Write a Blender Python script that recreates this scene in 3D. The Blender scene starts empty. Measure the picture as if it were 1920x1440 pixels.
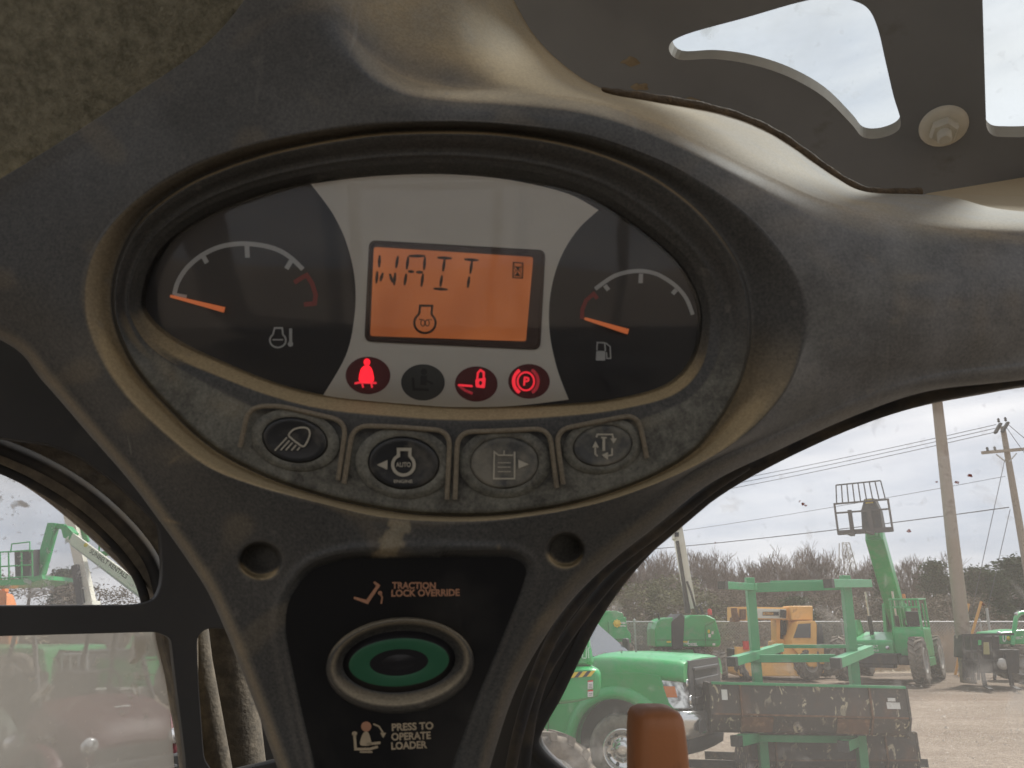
import bpy, bmesh, math, random
import numpy as np
from mathutils import Vector, Matrix
from mathutils.geometry import tessellate_polygon
R = math.radians
random.seed(7)
S = bpy.context.scene
COL = S.collection

# ------------------------------------------------------------------ camera, sky, sun, exposure
H = 2.0                 # eye height of the seated operator above the yard
PITCH = R(17.8)
FPX = 1386.0            # focal length in pixels of the 1920 px wide photograph
cam = bpy.data.cameras.new("camera"); camo = bpy.data.objects.new("camera", cam); COL.objects.link(camo)
camo.location = (0, 0, H); camo.rotation_euler = (R(90) + PITCH, 0, 0)
cam.sensor_width = 36.0; cam.lens = 36.0 * FPX / 1920.0
cam.clip_start = 0.02; cam.clip_end = 4000
cam.dof.use_dof = True; cam.dof.focus_distance = 1.3
cam.dof.aperture_fstop = (cam.lens / 1000.0) / 0.0013
S.camera = camo
S.view_settings.view_transform = 'Standard'; S.view_settings.look = 'None'
S.view_settings.exposure = 0.97; S.view_settings.gamma = 1.0

SUN_EL, SUN_AZ = 52.0, 50.0          # degrees, azimuth clockwise from +Y: high, ahead and to the right
world = bpy.data.worlds.new("World"); S.world = world; world.use_nodes = True
wn, wl = world.node_tree.nodes, world.node_tree.links
bg = wn["Background"]; bg.inputs[1].default_value = 0.092
sky = wn.new("ShaderNodeTexSky"); sky.sky_type = 'NISHITA'; sky.sun_disc = False
sky.sun_elevation = R(SUN_EL); sky.sun_rotation = R(SUN_AZ); sky.dust_density = 3.0
tc = wn.new("ShaderNodeTexCoord"); mp = wn.new("ShaderNodeMapping"); mp.inputs['Scale'].default_value = (1.2, 1.2, 5.5)
no = wn.new("ShaderNodeTexNoise"); no.inputs['Scale'].default_value = 2.2; no.inputs['Detail'].default_value = 7; no.inputs['Roughness'].default_value = .55
rp = wn.new("ShaderNodeValToRGB"); rp.color_ramp.elements[0].position = .33; rp.color_ramp.elements[1].position = .7
rp.color_ramp.elements[0].color = (3.5, 3.85, 4.5, 1); rp.color_ramp.elements[1].color = (6.7, 6.65, 6.75, 1)
mx = wn.new("ShaderNodeMix"); mx.data_type = 'RGBA'; mx.inputs['Factor'].default_value = .9
wl.new(tc.outputs['Generated'], mp.inputs[0]); wl.new(mp.outputs[0], no.inputs[0]); wl.new(no.outputs[0], rp.inputs[0])
wl.new(sky.outputs[0], mx.inputs['A']); wl.new(rp.outputs[0], mx.inputs['B']); wl.new(mx.outputs['Result'], bg.inputs[0])
sl = bpy.data.lights.new("sun", 'SUN'); sl.energy = 3.2; sl.angle = R(9); sl.color = (1, .97, .92)
so = bpy.data.objects.new("sun", sl); COL.objects.link(so)
_sd = Vector((math.sin(R(SUN_AZ)) * math.cos(R(SUN_EL)), math.cos(R(SUN_AZ)) * math.cos(R(SUN_EL)), math.sin(R(SUN_EL))))
so.rotation_euler = _sd.to_track_quat('Z', 'Y').to_euler(); so.location = _sd * 50
S.cycles.max_bounces = 10; S.cycles.transparent_max_bounces = 16; S.cycles.caustics_reflective = False; S.cycles.caustics_refractive = False

# ------------------------------------------------------------------ measuring helpers (photograph pixels -> metres)
CP, SP = math.cos(PITCH), math.sin(PITCH)
C0 = Vector((0, 0, H))
def ray(px, py):
    x, y = (px - 960) / FPX, (720 - py) / FPX
    return Vector((x, CP - y * SP, SP + y * CP))
def P(px, py, d): return C0 + ray(px, py) * d
def WY(px, py, Y):
    r = ray(px, py); return C0 + r * (Y / r.y)
def G(px, py, z=0.0):
    r = ray(px, py); return C0 + r * ((z - H) / r.z)

class Plane:
    def __init__(s, o, n, up=Vector((0, 0, 1))):
        s.o = Vector(o); s.n = Vector(n).normalized()
        s.ex = up.cross(s.n).normalized(); s.ey = s.n.cross(s.ex).normalized()
    def hit(s, px, py):
        r = ray(px, py); return C0 + r * ((s.o - C0).dot(s.n) / r.dot(s.n))
    def uv(s, px, py):
        q = s.hit(px, py) - s.o; return (q.dot(s.ex), q.dot(s.ey))
    def at(s, u, v, w=0): return s.o + s.ex * u + s.ey * v + s.n * w

def smooth_loop(pts, n=6, closed=True):
    """Catmull-Rom through 2D/3D points"""
    pts = [np.array(p, float) for p in pts]; out = []; m = len(pts)
    rng = range(m) if closed else range(m - 1)
    for i in rng:
        if closed: p0, p1, p2, p3 = pts[i - 1], pts[i], pts[(i + 1) % m], pts[(i + 2) % m]
        else: p0, p1, p2, p3 = pts[max(i - 1, 0)], pts[i], pts[i + 1], pts[min(i + 2, m - 1)]
        for k in range(n):
            t = k / n
            out.append(tuple(.5 * (2 * p1 + (p2 - p0) * t + (2 * p0 - 5 * p1 + 4 * p2 - p3) * t * t + (3 * p1 - p0 - 3 * p2 + p3) * t ** 3)))
    if not closed: out.append(tuple(pts[-1]))
    return out
def round_poly(pts, r, n=5):
    """polygon with rounded corners; r one radius or one per corner"""
    m = len(pts); out = []
    for i in range(m):
        rr = r[i] if isinstance(r, (list, tuple)) else r
        p = np.array(pts[i], float); a = np.array(pts[i - 1], float) - p; b = np.array(pts[(i + 1) % m], float) - p
        la, lb = np.linalg.norm(a), np.linalg.norm(b); k = min(rr, la * .48, lb * .48)
        if k < 1e-6: out.append(tuple(p)); continue
        s, e = p + a / la * k, p + b / lb * k
        for j in range(n + 1):
            t = j / n; out.append(tuple((1 - t) ** 2 * s + 2 * t * (1 - t) * p + t * t * e))
    return out
def ell(cx, cy, rx, ry, rot=0, n=40, a0=0, a1=360):
    c, s = math.cos(R(rot)), math.sin(R(rot)); full = abs(a1 - a0) >= 360
    return [(cx + rx * math.cos(t) * c - ry * math.sin(t) * s, cy + rx * math.cos(t) * s + ry * math.sin(t) * c)
            for t in [R(a0 + (a1 - a0) * k / (n if full else n - 1)) for k in range(n)]]

# ------------------------------------------------------------------ object helpers
def wm(o):
    m = o.matrix_basis.copy(); p = o.parent
    while p: m = p.matrix_basis @ m; p = p.parent
    return m
def tag(o, label=None, cat=None, group=None, kind=None):
    if label: o["label"] = label
    if cat: o["category"] = cat
    if group: o["group"] = group
    if kind: o["kind"] = kind
    return o
def thing(name, label, cat, loc, rz=0, group=None):
    o = bpy.data.objects.new(name, None); COL.objects.link(o); o.empty_display_size = .2
    o.location = loc; o.rotation_euler = (0, 0, rz)
    return tag(o, label, cat, group)
def copy_tree(o, parent=None):
    c = o.copy(); COL.objects.link(c); c.parent = parent
    for ch in [x for x in bpy.data.objects if x.parent == o]: copy_tree(ch, c)
    return c

class MB:
    """collects shapes; build() links them as one mesh object"""
    def __init__(s): s.v = []; s.f = []; s.mi = []; s.sm = []
    def add(s, vs, fs, m=0, smooth=False):
        o = len(s.v); s.v += [tuple(v) for v in vs]
        for f in fs: s.f.append(tuple(i + o for i in f)); s.mi.append(m); s.sm.append(smooth)
        return s
    def box(s, c, size, rot=None, m=0):
        c = Vector(c); hx, hy, hz = [a / 2 for a in size]
        vs = [Vector((x, y, z)) for x in (-hx, hx) for y in (-hy, hy) for z in (-hz, hz)]
        if rot is not None: vs = [rot @ v for v in vs]
        return s.add([c + v for v in vs], [(0, 1, 3, 2), (4, 6, 7, 5), (0, 4, 5, 1), (2, 3, 7, 6), (0, 2, 6, 4), (1, 5, 7, 3)], m)
    def bar(s, a, b, w, h=None, m=0, up=(0, 0, 1)):
        a, b = Vector(a), Vector(b); d = b - a; L = d.length; d.normalize(); u = Vector(up)
        if abs(d.dot(u)) > .98: u = Vector((0, 1, 0))
        x = d.cross(u).normalized(); z = x.cross(d); rot = Matrix((x, d, z)).transposed()
        return s.box((a + b) / 2, (w, L, h or w), rot, m)
    def hexa(s, p8, m=0):
        """bottom loop of four then top loop of four"""
        return s.add(p8, [(3, 2, 1, 0), (4, 5, 6, 7), (0, 1, 5, 4), (1, 2, 6, 5), (2, 3, 7, 6), (3, 0, 4, 7)], m)
    def poly(s, pts, m=0):
        tri = tessellate_polygon([[Vector(p) for p in pts]]); return s.add(pts, tri, m)
    def prism(s, pts, vec, m=0, smooth=False):
        vec = Vector(vec); a = [Vector(p) for p in pts]; b = [p + vec for p in a]; n = len(a)
        tri = tessellate_polygon([a])
        s.add(a, tri, m); s.add(b, [t[::-1] for t in tri], m)
        return s.add(a + b, [(i, (i + 1) % n, n + (i + 1) % n, n + i) for i in range(n)], m, smooth)
    def loft(s, loops, m=0, smooth=True, closed=True, cap=True):
        n = len(loops[0]); vs = [p for l in loops for p in l]; fs = []
        for k in range(len(loops) - 1):
            for i in range(n if closed else n - 1):
                j = (i + 1) % n; fs.append((k * n + i, k * n + j, (k + 1) * n + j, (k + 1) * n + i))
        s.add(vs, fs, m, smooth)
        if cap and closed:
            for l in (loops[0], loops[-1]): s.poly(l, m)
        return s
    def tube(s, pts, r, n=8, m=0, cap=True, smooth=True):
        pts = [Vector(p) for p in pts]; rr = r if isinstance(r, (list, tuple)) else [r] * len(pts); loops = []; ref = None
        for i, p in enumerate(pts):
            d = (pts[min(i + 1, len(pts) - 1)] - pts[max(i - 1, 0)]).normalized()
            if ref is None: ref = Vector((0, 0, 1)) if abs(d.z) < .9 else Vector((1, 0, 0))
            x = d.cross(ref).normalized(); y = x.cross(d); ref = y
            loops.append([p + (x * math.cos(2 * math.pi * k / n) + y * math.sin(2 * math.pi * k / n)) * rr[i] for k in range(n)])
        return s.loft(loops, m, smooth, True, cap)
    def lathe(s, prof, c, axis=(0, 0, 1), n=24, m=0, smooth=True, cap=True):
        a = Vector(axis).normalized(); ref = Vector((0, 0, 1)) if abs(a.z) < .9 else Vector((1, 0, 0))
        x = a.cross(ref).normalized(); y = a.cross(x); c = Vector(c)
        return s.loft([[c + a * z + (x * math.cos(2 * math.pi * k / n) + y * math.sin(2 * math.pi * k / n)) * r for k in range(n)] for r, z in prof], m, smooth, True, cap)
    def build(s, name, mats, parent=None, world=True, bevel=0, seg=2, origin=None, auto=None):
        me = bpy.data.meshes.new(name); ob = bpy.data.objects.new(name, me)
        vs = s.v
        if parent is not None:
            ob.parent = parent
            if world:
                iv = wm(parent).inverted(); vs = [tuple(iv @ Vector(v)) for v in vs]
        else:
            a = np.array(vs); o = Vector(origin) if origin is not None else Vector((*( (a.max(0) + a.min(0)) / 2)[:2], a.min(0)[2]))
            vs = [tuple(r) for r in (a - np.array(o))]; ob.location = o
        me.from_pydata(vs, [], s.f)
        if not isinstance(mats, (list, tuple)): mats = [mats]
        for mt in mats: me.materials.append(mt)
        me.polygons.foreach_set("material_index", s.mi); me.polygons.foreach_set("use_smooth", s.sm)
        bm = bmesh.new(); bm.from_mesh(me); bmesh.ops.recalc_face_normals(bm, faces=bm.faces)
        if bevel: bmesh.ops.remove_doubles(bm, verts=bm.verts, dist=1e-6)
        bm.to_mesh(me); bm.free(); me.update()
        if auto is not None:
            me.polygons.foreach_set("use_smooth", [True] * len(me.polygons)); me.set_sharp_from_angle(angle=R(auto))
        COL.objects.link(ob)
        if bevel:
            b = ob.modifiers.new("bevel", 'BEVEL'); b.width = bevel; b.segments = seg; b.limit_method = 'ANGLE'; b.angle_limit = R(35)
        return ob

def text2d(txt, bold=0.0, space=1.0):
    """outline of a word as flat triangles: (verts, faces, width, height)"""
    cu = bpy.data.curves.new("lettering", 'FONT'); cu.body = txt; cu.offset = bold; cu.space_character = space; cu.resolution_u = 3; cu.space_line = .9
    o = bpy.data.objects.new("lettering", cu); COL.objects.link(o)
    dg = bpy.context.evaluated_depsgraph_get(); me = o.evaluated_get(dg).to_mesh()
    vs = [(v.co.x, v.co.y) for v in me.vertices]; fs = [tuple(p.vertices) for p in me.polygons]
    o.evaluated_get(dg).to_mesh_clear(); bpy.data.objects.remove(o); bpy.data.curves.remove(cu)
    a = np.array(vs); mn = a.min(0); a = a - mn
    return a, fs, a[:, 0].max(), a[:, 1].max()
def lettering(mb, txt, o, ux, uy, m=0, bold=.0, space=1.0):
    """a word filling the parallelogram o, o+ux, o+uy (world vectors)"""
    a, fs, w, h = text2d(txt, bold, space); o, ux, uy = Vector(o), Vector(ux), Vector(uy)
    mb.add([o + ux * (p[0] / w) + uy * (p[1] / h) for p in a], fs, m)

def sheet(name, plane, outer, holes, thick, mats, parent=None, bevel=0, hole_lip=None):
    """plate cut from a plane, outlines given in photograph pixels (u,v computed on the plane)"""
    cu = bpy.data.curves.new(name, 'CURVE'); cu.dimensions = '2D'; cu.fill_mode = 'BOTH'; cu.extrude = thick / 2; cu.bevel_depth = bevel; cu.bevel_resolution = 1
    if bevel: cu.offset = -bevel
    for lp in [outer] + holes:
        sp = cu.splines.new('POLY'); sp.points.add(len(lp) - 1); sp.use_cyclic_u = True
        for q, (x, y) in zip(sp.points, lp): u, v = plane.uv(x, y); q.co = (u, v, 0, 1)
    o = bpy.data.objects.new(name, cu); COL.objects.link(o)
    dg = bpy.context.evaluated_depsgraph_get(); me = o.evaluated_get(dg).to_mesh()
    mb = MB(); mb.add([plane.at(v.co.x, v.co.y, v.co.z) for v in me.vertices], [tuple(p.vertices) for p in me.polygons])
    o.evaluated_get(dg).to_mesh_clear(); bpy.data.objects.remove(o); bpy.data.curves.remove(cu)
    ob = mb.build(name, mats, parent)
    if isinstance(mats, (list, tuple)) and len(mats) > 1:
        for p in ob.data.polygons:
            if abs(p.normal.dot(plane.n)) < .4: p.material_index = 1
    return ob

# ------------------------------------------------------------------ materials
class NT:
    def __init__(s, name):
        s.m = bpy.data.materials.new(name); s.m.use_nodes = True; s.t = s.m.node_tree; s.n = s.t.nodes
        s.b = s.n["Principled BSDF"]; s.o = s.n["Material Output"]
    def N(s, t, **k):
        x = s.n.new("ShaderNode" + t)
        for a, b in k.items():
            if a in x.inputs: x.inputs[a].default_value = b
            else: setattr(x, a, b)
        return x
    def L(s, a, b): s.t.links.new(a, b)
    def noise(s, scale, detail=4, rough=.5, coord='Object', stretch=None, dist=0):
        c = s.N("TexCoord").outputs[coord]
        if stretch:
            mp = s.N("Mapping"); mp.inputs['Scale'].default_value = stretch; s.L(c, mp.inputs[0]); c = mp.outputs[0]
        x = s.N("TexNoise"); x.inputs['Scale'].default_value = scale; x.inputs['Detail'].default_value = detail; x.inputs['Roughness'].default_value = rough; x.inputs['Distortion'].default_value = dist
        s.L(c, x.inputs['Vector']); return x.outputs['Fac']
    def ramp(s, fac, a, b, ca=(0, 0, 0, 1), cb=(1, 1, 1, 1)):
        r = s.N("ValToRGB"); e = r.color_ramp.elements; e[0].position = a; e[1].position = b; e[0].color = (*ca[:3], 1); e[1].color = (*cb[:3], 1)
        s.L(fac, r.inputs[0]); return r.outputs[0]
    def mix(s, fac, a, b):
        x = s.N("Mix"); x.data_type = 'RGBA'
        for v, k in ((fac, 'Factor'), (a, 'A'), (b, 'B')):
            i = x.inputs[k]
            if hasattr(v, 'links'): s.L(v, i)
            else: i.default_value = v if k == 'Factor' else (*v[:3], 1)
        return x.outputs['Result']
    def math(s, op, a, b=0.0, clamp=False):
        x = s.N("Math"); x.operation = op; x.use_clamp = clamp
        for v, i in ((a, 0), (b, 1)):
            if hasattr(v, 'links'): s.L(v, x.inputs[i])
            else: x.inputs[i].default_value = v
        return x.outputs[0]
    def bump(s, fac, strength=.2, dist=.01):
        x = s.N("Bump"); x.inputs['Strength'].default_value = strength; x.inputs['Distance'].default_value = dist; s.L(fac, x.inputs['Height']); s.L(x.outputs[0], s.b.inputs['Normal'])
    def base(s, v):
        if hasattr(v, 'links'): s.L(v, s.b.inputs['Base Color'])
        else: s.b.inputs['Base Color'].default_value = (*v[:3], 1)
    def set(s, **k):
        for a, b in k.items(): s.b.inputs[{'rough': 'Roughness', 'metal': 'Metallic', 'coat': 'Coat Weight', 'spec': 'Specular IOR Level', 'sheen': 'Sheen Weight'}[a]].default_value = b

def paint(name, col, rough=.4, metal=0, var=.18, scale=3, grime=None, gscale=5, gpos=(.52, .72), coat=0, bump=0, bscale=60, spec=.5):
    """paint / metal / plastic with uneven tone and optional patches of grime"""
    t = NT(name); n = t.noise(scale, 5)
    c = t.mix(n, [x * (1 - var) for x in col], [min(1, x * (1 + var)) for x in col])
    if grime is not None:
        g = t.ramp(t.noise(gscale, 8, .65), *gpos); c = t.mix(g, c, grime)
        t.L(t.math('ADD', t.math('MULTIPLY', g, .35), rough, True), t.b.inputs['Roughness'])
    else: t.set(rough=rough)
    t.base(c); t.set(metal=metal, coat=coat, spec=spec)
    if bump: t.bump(t.noise(bscale, 4), bump, .003)
    return t.m
def glow(name, col, e, base=(.02, .01, .01)):
    t = NT(name); t.base(base); t.set(rough=.4); t.b.inputs['Emission Color'].default_value = (*col, 1); t.b.inputs['Emission Strength'].default_value = e; return t.m
def dirty_glass(name, film, dust=(.55, .52, .46), spots=.5, sscale=30, gloss=1.0, patches=.0, pscale=4, tint=(1, 1, 1), trans=.6):
    """clear acrylic or glass carrying a thin film of dust, denser blotches and dried specks"""
    t = NT(name)
    tr = t.N("BsdfTransparent"); tr.inputs[0].default_value = (*tint, 1)
    gl = t.N("BsdfGlossy"); gl.inputs['Roughness'].default_value = .03
    fr = t.N("Fresnel"); fr.inputs[0].default_value = 1.45
    ms = t.N("MixShader"); t.L(t.math('MULTIPLY', fr.outputs[0], gloss), ms.inputs[0]); t.L(tr.outputs[0], ms.inputs[1]); t.L(gl.outputs[0], ms.inputs[2])
    df = t.N("BsdfDiffuse"); df.inputs[0].default_value = (*dust, 1); tl = t.N("BsdfTranslucent"); tl.inputs[0].default_value = (*dust, 1)
    md = t.N("MixShader"); md.inputs[0].default_value = trans; t.L(df.outputs[0], md.inputs[1]); t.L(tl.outputs[0], md.inputs[2])
    f = t.math('MULTIPLY', t.ramp(t.noise(pscale, 5, .6), .3, .75), patches)
    f = t.math('ADD', f, film)
    sp = t.math('MULTIPLY', t.ramp(t.noise(sscale, 3, .6, dist=.6), .63, .70), spots)
    sp2 = t.math('MULTIPLY', t.ramp(t.noise(sscale * 3.3, 2, .5), .66, .74), spots * .6)
    f = t.math('ADD', t.math('ADD', f, sp), sp2, True)
    ms2 = t.N("MixShader"); t.L(f, ms2.inputs[0]); t.L(ms.outputs[0], ms2.inputs[1]); t.L(md.outputs[0], ms2.inputs[2])
    t.L(ms2.outputs[0], t.o.inputs[0]); return t.m

def console_plastic(name, dark=(.044, .0445, .0435), tan=(.47, .355, .195), mottle=0.38):
    """moulded plastic; 'dust' vertex attribute marks the worn, powdered edges, level faces collect more"""
    t = NT(name)
    at = t.N("Attribute"); at.attribute_name = "dust"
    ge = t.N("NewGeometry"); sx = t.N("SeparateXYZ"); t.L(ge.outputs['Normal'], sx.inputs[0])
    up = t.ramp(sx.outputs[2], .12, .62)
    n1 = t.noise(26, 6, .6); n2 = t.noise(170, 4, .6); n3 = t.noise(9, 4, .55)
    grain = t.math('ADD', t.math('MULTIPLY', n2, .5), t.math('MULTIPLY', n1, .9))
    d = t.math('ADD', t.math('MULTIPLY', up, .8), at.outputs['Fac'])
    d = t.math('MULTIPLY', d, t.math('ADD', grain, .28), True)
    film = t.math('MULTIPLY', t.ramp(n3, .35, .75), mottle)
    film = t.math('MULTIPLY', film, t.ramp(n1, .25, .8))
    c = t.mix(film, dark, (.145, .148, .145)); c = t.mix(d, c, tan)
    sm = t.N("Attribute"); sm.attribute_name = "smear"
    g1 = t.ramp(t.noise(130, 8, .78, dist=.2), .38, .66); g2 = t.ramp(t.noise(24, 5, .65, dist=.6), .40, .58)
    c = t.mix(t.math('MULTIPLY', sm.outputs['Fac'], .55), c, (.022, .023, .021))
    c = t.mix(t.math('MULTIPLY', t.math('MULTIPLY', t.math('ADD', t.math('MULTIPLY', g1, .62), t.math('MULTIPLY', g2, .42)), sm.outputs['Fac']), .68, True), c, (.33, .325, .265))
    fl = t.N("Attribute"); fl.attribute_name = "film"  # paler colour on the right arm, painted in for window light
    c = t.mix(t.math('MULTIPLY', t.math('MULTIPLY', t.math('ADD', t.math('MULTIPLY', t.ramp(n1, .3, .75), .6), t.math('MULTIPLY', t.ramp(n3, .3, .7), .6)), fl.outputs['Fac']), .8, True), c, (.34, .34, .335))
    sp = t.ramp(t.noise(90, 2, .4), .70, .76); c = t.mix(t.math('MULTIPLY', sp, .25), c, (.22, .2, .17))
    fg = t.ramp(t.noise(620, 3, .7), .30, .72); c = t.mix(.42, c, t.mix(fg, t.mix(.75, c, (0, 0, 0)), t.mix(.16, c, (.62, .56, .44))))
    sc_ = t.math('MULTIPLY', t.ramp(t.noise(34, 3, .6, stretch=(2.6, .5, .10), dist=.35), .665, .70), t.ramp(t.noise(11, 3), .42, .62)); c = t.mix(t.math('MULTIPLY', sc_, .30), c, (.30, .285, .24))
    t.base(c); t.set(spec=.35)
    t.L(t.math('ADD', t.math('MULTIPLY', d, .35), .5, True), t.b.inputs['Roughness'])
    t.bump(t.noise(1300, 2, .5), .05, .001)
    return t.m

# ================================================================== CAB: console housing
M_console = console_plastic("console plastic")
M_fine_black = paint("black cluster plastic", (.012, .011, .012), .35, var=.3, scale=30)
M_silver = paint("silver face plate", (.78, .75, .66), .45, var=.06, scale=40, bump=.05, bscale=900)
M_dust = paint("packed dust", (.27, .215, .14), .95, var=.25, scale=60)
M_rubber = paint("rubber seal", (.028, .026, .024), .75, var=.3, scale=20, grime=(.13, .105, .075), gscale=22, gpos=(.45, .75))
M_frame = paint("black window frame", (.04, .038, .036), .5, var=.3, scale=12, grime=(.07, .06, .048), gscale=16, gpos=(.55, .8))

CX, CY = 800.0, 620.0
A_in = [(272,560),(300,480),(370,420),(470,375),(590,343),(700,329),(830,325),(950,335),(1060,358),(1130,390),(1200,437),(1265,495),(1300,555),(1308,610),(1292,675),(1245,722),(1150,748),(1060,757),(950,762),(850,762),(750,755),(620,742),(520,718),(420,678),(340,640),(290,602)]
A_out = [(250,560),(282,470),(355,405),(460,358),(585,326),(700,311),(830,306),(955,316),(1070,340),(1145,372),(1220,424),(1290,485),(1325,550),(1332,612),(1318,685),(1265,740),(1160,768),(1060,780),(950,787),(850,788),(750,782),(610,768),(505,742),(400,702),(315,662),(268,618)]
C_out = [(216,560),(228,490),(270,415),(350,353),(450,310),(560,280),(700,257),(830,252),(950,257),(1080,280),(1200,325),(1290,385),(1355,458),(1392,530),(1402,600),(1400,655),(1380,722),(1340,792),(1290,848),(1200,898),(1080,937),(960,957),(850,961),(750,954),(620,928),(500,888),(400,833),(320,760),(260,690),(226,620)]
D_rim = [(158,570),(172,480),(228,398),(318,332),(430,282),(560,250),(700,232),(830,226),(960,232),(1095,252),(1230,298),(1345,360),(1430,432),(1490,520),(1508,610),(1485,710),(1425,790),(1345,850),(1245,900),(1120,944),(980,968),(850,977),(720,970),(600,943),(480,910),(385,872),(295,802),(225,730),(178,650)]
R_ridge = [(-300,470),(-120,420),(20,355),(262,205),(410,105),(505,48),(580,28),(640,48),(690,97),(760,143),(850,163),(950,171),(1050,179),(1130,192),(1220,221),(1320,270),(1430,325),(1540,374),(1650,404),(1750,424),(1920,446),(2400,490),
           (2450,560),(2350,615),(1920,680),(1750,700),(1600,750),(1440,820),(1305,880),(1203,960),(1106,1036),(1032,1114),(972,1205),(934,1288),(902,1390),(878,1500),(856,1640),(720,1680),(590,1640),(568,1500),(548,1430),(498,1290),(430,1122),(380,1040),(330,970),(268,886),(196,802),(104,695),(20,610),(-260,500)]
O_edge = [(-330,455),(-130,400),(0,336),(240,185),(395,75),(490,-50),(560,-200),(700,-260),(850,-200),(925,-70),(960,0),(1000,70),(1060,130),(1130,171),(1222,189),(1350,213),(1450,253),(1560,328),(1625,361),(1722,364),(1800,372),(1920,398),(2450,430),
          (2500,560),(2400,640),(1920,712),(1750,730),(1600,780),(1450,848),(1330,907),(1230,986),(1135,1062),(1060,1139),(1000,1229),(962,1305),(930,1400),(905,1500),(880,1700),(720,1750),(560,1700),(540,1500),(520,1440),(470,1300),(400,1130),(350,1048),(300,978),(240,898),(170,818),(78,712),(0,636),(-280,530)]
NT_ = 900
TH = np.linspace(-math.pi, math.pi, NT_, endpoint=False)
def polar(loop):
    p = np.array(smooth_loop(loop, 5)) - np.array([CX, CY]); a = np.arctan2(p[:, 1], p[:, 0]); r = np.hypot(p[:, 0], p[:, 1]); i = np.argsort(a); a, r = a[i], r[i]
    a = np.concatenate([a - 2 * math.pi, a, a + 2 * math.pi]); r = np.tile(r, 3); q = np.interp(TH, a, r)
    k = np.array([1, 2, 3, 2, 1]) / 9.0
    return sum(w * np.roll(q, s) for w, s in zip(k, (-2, -1, 0, 1, 2)))
rl = [polar(l) for l in (A_in, A_out, C_out, C_out, D_rim, R_ridge, O_edge)]
rl[3] = rl[2] + 7
for i in range(1, 7): rl[i] = np.maximum(rl[i], rl[i - 1] + 3)
def sstep(x, a, b): t = np.clip((x - a) / (b - a), 0, 1); return t * t * (3 - 2 * t)
sn, cs = np.sin(TH), np.cos(TH)
bot = sstep(sn, -.05, .25)                         # 1 below the cluster, 0 above it
pxR = CX + rl[5] * cs; pyR = CY + rl[5] * sn
right = np.clip((pxR - 1300) / 1100, 0, 1)
shelf = sstep(-pyR, -470, -380) * sstep(pxR, 520, 780)   # where the top of the pod falls back as a ledge
dA = .4165 + 0 * TH
dAo = .404 * bot + .4075 * (1 - bot)
dC = .4005 * bot + .394 * (1 - bot)
dG = dC + .006
dD = .3855 + .004 * (1 - bot) + .004 * sstep(cs, .5, .95)
dR = .398 + .035 * right + .004 * bot
tl = sstep(-sn, .02, .2) * sstep(-cs, -.05, .25)
ROLL = .016 * shelf
dR = dR + ROLL
dO = dR + .014 * (1 - tl) + shelf * (.12 + .02 * right)
dep = [dA, dAo, dC, dG, dD, dR, dO]
steps = [8, 26, 4, 14, 76, 26]
ease = [None, None, None, 's', 'd', 'r']
rings_r, rings_d, rings_e = [rl[0]], [dA], [0]
for i, n in enumerate(steps):
    for k in range(1, n + 1):
        t = k / n; rr = rl[i] + (rl[i + 1] - rl[i]) * t
        e = {'s': t * t * (3 - 2 * t), 'd': t * t * (3 - 2 * t) * .6 + t * .4, 'r': t * t}.get(ease[i], t)
        if i == 5: e = e * (1 - shelf) + (.25 * t + .75 * t ** 1.6) * shelf
        q = dep[i + 1] - (ROLL if i == 4 else 0)
        rings_r.append(rr); rings_d.append(dep[i] + (q - dep[i]) * e + (ROLL * sstep(np.full(NT_, t), .55, 1.25) / .77 if i == 4 else 0)); rings_e.append(i + t)
for ex, dx in ((-4, .012), (-10, .03), (-22, .07)):    # the edge turns back so that the pod has depth
    rings_r.append(rl[6] + ex * (1 - shelf) + shelf * (-ex * .2)); rings_d.append(dO + dx); rings_e.append(6)
RR, DD = np.array(rings_r), np.array(rings_d); EE = np.array(rings_e)[:, None] + 0 * RR
PX, PY = CX + RR * cs, CY + RR * sn
# slot of the decal plate, recessed a little
PLATE = round_poly([(606,1600),(592,1440),(570,1350),(548,1250),(534,1180),(540,1125),(582,1068),(650,1048),(960,1044),(990,1064),(975,1112),(937,1205),(893,1310),(845,1440),(820,1600)], 26, 5)
def sdist(poly, X, Y):
    p = np.array(poly); d = np.full(X.shape, 1e9); inside = np.zeros(X.shape, bool)
    for i in range(len(p)):
        a, b = p[i - 1], p[i]; e = b - a; t = np.clip(((X - a[0]) * e[0] + (Y - a[1]) * e[1]) / (e @ e + 1e-9), 0, 1)
        d = np.minimum(d, np.hypot(X - a[0] - t * e[0], Y - a[1] - t * e[1]))
        c = ((a[1] > Y) != (b[1] > Y)) & (X < (b[0] - a[0]) * (Y - a[1]) / (b[1] - a[1] + 1e-12) + a[0]); inside ^= c
    return np.where(inside, -d, d)
sdP = sdist(PLATE, PX, PY)
DPL = .3955
w = 1 - sstep(sdP, 2, 16); stalk = (EE > 4).astype(float)
DD = DD * (1 - w * stalk) + (DPL + .0015) * w * stalk
DD -= .0016 * stalk * np.exp(-((sdP - 18) / 9.0) ** 2) * (sdP > 0)        # raised bead round the slot
for hx, hy, ra, rb in ((489,1050,40,34),(1060,1031,35,32)):               # screw recesses
    rho = np.hypot((PX - hx) / ra, (PY - hy) / rb); DD += .013 * (1 - sstep(rho, .80, 1.06)) * stalk
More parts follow.
